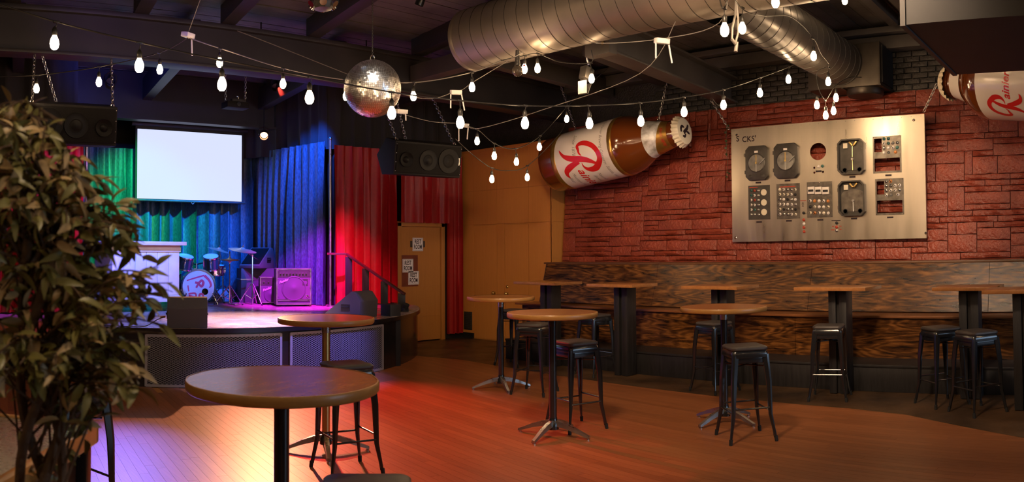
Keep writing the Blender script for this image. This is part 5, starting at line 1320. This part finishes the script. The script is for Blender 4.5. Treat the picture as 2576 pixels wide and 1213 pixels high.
for k in range(6):
    a = 2 * PI * k / 6; q = MB(); q.cyl((.085 * math.cos(a), .085 * math.sin(a), -.04), (.115 * math.cos(a), .115 * math.sin(a), -.065), .026, .03, n=12); q.build('lens', MT['chrome'], t, smooth=40)
MB().mm((-.14, -.02, -.02), (-.12, .02, .22)).build('yoke_arm', MT['black'], t); MB().mm((.12, -.02, -.02), (.14, .02, .22)).build('yoke_arm', MT['black'], t); MB().mm((-.14, -.05, .2), (.14, .05, .27)).build('yoke_base', MT['black'], t, bev=.01)
MB().cyl((0, 0, .27), (0, 0, .92), .012, n=8).build('hanger_rod', MT['black'], t)
t = thing('hanging_projector', 'small dark projector hung on two chains under the stage ceiling', 'projector', (4.64, 9.95, 3.60))
MB().mm((-.17, -.11, 0), (.17, .11, .09)).build('body', MT['cabinet'], t, bev=.012); MB().cyl((0, -.12, .05), (0, -.10, .05), .03, n=14).build('lens', MT['chrome'], t, smooth=40)
MB().mm((-.10, -.115, .085), (.10, -.05, .12)).build('vent_bar', MT['black'], t); MB().tube([(0, -.1, .09), (0, -.11, .15), (0, -.06, .17)], .008, 5).build('clip', MT['chrome'], t)
for s in (-1, 1): chain_geo(MB(), (s * .15, 0, .08), (s * .17, .0, .965), .05, .005).build('chain', MT['steel'], t)
o = MB(); o.lathe([(.001, -.012), (.03, -.012), (.035, -.006), (.075, -.006), (.08, 0), (.08, .008)], 24, T(5.29, 8.35, 4.555)); o = o.build('smoke_detector', MT['white_plastic'], None, smooth=40); tag(o, 'white round smoke detector on the black ceiling behind the mirror ball', 'detector')
t = thing('clamp_lamp', 'bare clamp lamp with barn doors hanging from the beam joint', 'stage light', (6.58, 5.35, 3.60))
MB().tube([(0, 0, .2), (-.01, 0, .08), (.02, 0, .02)], .012, 6).build('clamp_arm', MT['steel'], t, smooth=60)
MB().prism([(-.07, -.05), (.07, -.05), (.06, .05), (-.06, .05)], -.16, -.02, RY(.25)).build('housing', MT['darkmetal'], t, bev=.008)
for s in (-1, 1): MB().box((s * .09, 0, -.24), (.006, .12, .14), RY(.25 + s * .25)).build('barn_door', MT['steel'], t)
t = thing('beacon_lamp', 'round glass disco lamp tucked under the closed duct', 'stage light', (5.90, 5.75, 3.50))
MB().sphere((0, 0, 0), .06, 20, 12).build('globe', mat('clear_globe', (.10, .08, .06), .08, .3), t, smooth=60); MB().cyl((0, 0, .06), (0, 0, .22), .03, .02, n=12).build('neck', MT['darkmetal'], t, smooth=40); MB().sphere((.05, -.05, .06), .012, 8, 6).build('red_indicator', MT['red'], t, smooth=60)

# ================================================================== FOREGROUND PLANT
pl = thing('ficus_plant', 'tall leafy artificial fig tree in front of the wood trimmed counter', 'plant', (.336, 1.72, 0))
q = MB(); q.lathe([(.001, 0), (.15, 0), (.19, .34), (.20, .36), (.185, .36), (.17, .33), (.001, .33)], 28, caps=False); q.build('pot', mat('dark_pot', (.03, .02, .015), .6), pl, smooth=40)
rp = random.Random(21)
trunk_pts = []
for k in range(4):
    a = k * 1.6; pts = [(.05 * math.cos(a + z * 3.2), .05 * math.sin(a + z * 3.2), .3 + z * .42) for z in [i * .35 for i in range(10)]]
    MB().tube(smooth_path(pts, 3), .012, 6).build('stem', MT['bark'], pl, smooth=60)
    trunk_pts.append(pts)
def leaf_geo(L, w, bend):
    v = []; n = 6
    for i in range(n + 1):
        s = i / n; ww = w * math.sin(PI * min(1, s * .92 + .04)) ** .8 * (1 - s * .25); z = -bend * s * s * L
        v += [(-ww, s * L, z + ww * .35), (0, s * L, z), (ww, s * L, z + ww * .35)]
    f = []
    for i in range(n):
        a = i * 3; f += [(a, a + 1, a + 4, a + 3), (a + 1, a + 2, a + 5, a + 4)]
    return v, f
leaf_ms = []
for k in range(8):
    q = MB(); q.add(*leaf_geo(rp.uniform(.038, .056), rp.uniform(.008, .012), rp.uniform(.1, .7))); me = q.mesh('leaf', smooth=70); leaf_ms.append(me)
lm = {'g': [m_.copy() for m_ in leaf_ms], 'b': [m_.copy() for m_ in leaf_ms]}
for m_ in lm['g']: m_.materials.append(MT['leaf'])
for m_ in lm['b']: m_.materials.append(MT['leafb'])
leaves = []
right = Vector((.985, -.17, 0)); toward = Vector((-.17, -.985, 0))
def crown(z): # half width of the crown to the picture's right at height z
    pts = [(.80, .05), (1.08, .09), (1.26, .13), (1.305, .23), (1.36, .24), (1.42, .28), (1.483, .30), (1.536, .30), (1.59, .265), (1.66, .215), (1.74, .19), (1.776, .11), (1.85, -.04), (1.90, -.12)]
    for (a, wa), (b_, wb) in zip(pts[:-1], pts[1:]):
        if a <= z <= b_: return wa + (wb - wa) * (z - a) / (b_ - a)
    return .05
twigs = []
for k in range(250):
    z = rp.uniform(.86, 1.89) if k > 232 else rp.uniform(1.27, 1.89); w = crown(z); lw = -.32 if z > 1.32 else -.05
    xx_ = lw + (w - lw) * (rp.random() ** (.62 if z > 1.27 else 1.0)); dd_ = .22 * math.sqrt(max(.05, 1 - ((xx_ - (w + lw) / 2) / max(.05, (w - lw) / 2)) ** 2))
    tip = right * xx_ + toward * (dd_ * rp.uniform(-1, 1)) + Vector((0, 0, z))
    st = Vector((0, 0, max(.75, z - rp.uniform(-.05, .25)))) + Vector((rp.uniform(-.05, .05), rp.uniform(-.05, .05), 0)); mid = st.lerp(tip, .55) + Vector((0, 0, .05))
    pts = smooth_path([st, mid, tip], 5); twigs.append(pts)
    for j in range(rp.randint(6, 10)):
        f_ = .35 + .65 * (j + rp.random()) / 9; f_ = min(f_, 1); p = pts[min(len(pts) - 1, int(f_ * (len(pts) - 1)))]
        d = (tip - st).normalized() * .6 + Vector((rp.uniform(-1, 1), rp.uniform(-1, 1), rp.uniform(-1.0, .35))); leaves.append((p + Vector((rp.uniform(-.01, .01), rp.uniform(-.01, .01), 0)), d.normalized()))
q = MB()
for pts in twigs: q.tube(pts, [.004 - .003 * i / len(pts) for i in range(len(pts))], 4)
stuff(q.build('twigs', MT['bark'], pl, smooth=60))
def leaf_mat(p, d, roll):
    y_ = d; x_ = y_.cross(Vector((0, 0, 1)));
    if x_.length < .05: x_ = Vector((1, 0, 0))
    return frame(p, x_.normalized(), y_) @ RY(roll)
leaves.sort(key=lambda l: -(l[0].dot(toward) + .25 * l[0].dot(right)))
rest = MB(); restb = MB()
for k, (p, d) in enumerate(leaves):
    kind = 'b' if rp.random() < .34 else 'g'; i = rp.randrange(8); M = leaf_mat(p, d, rp.uniform(-1.2, 1.2)) @ Matrix.Scale(rp.uniform(.8, 1.25), 4)
    if k < 300:
        o = obj('leaf', lm[kind][i], None, pl); o.matrix_local = M
    else:
        me = leaf_ms[i]; (rest if kind == 'g' else restb).add([tuple(v_.co) for v_ in me.vertices], [tuple(f_.vertices) for f_ in me.polygons], M)
stuff(rest.build('leaf_mass', MT['leaf'], pl, smooth=70)); stuff(restb.build('dry_leaf_mass', MT['leafb'], pl, smooth=70))
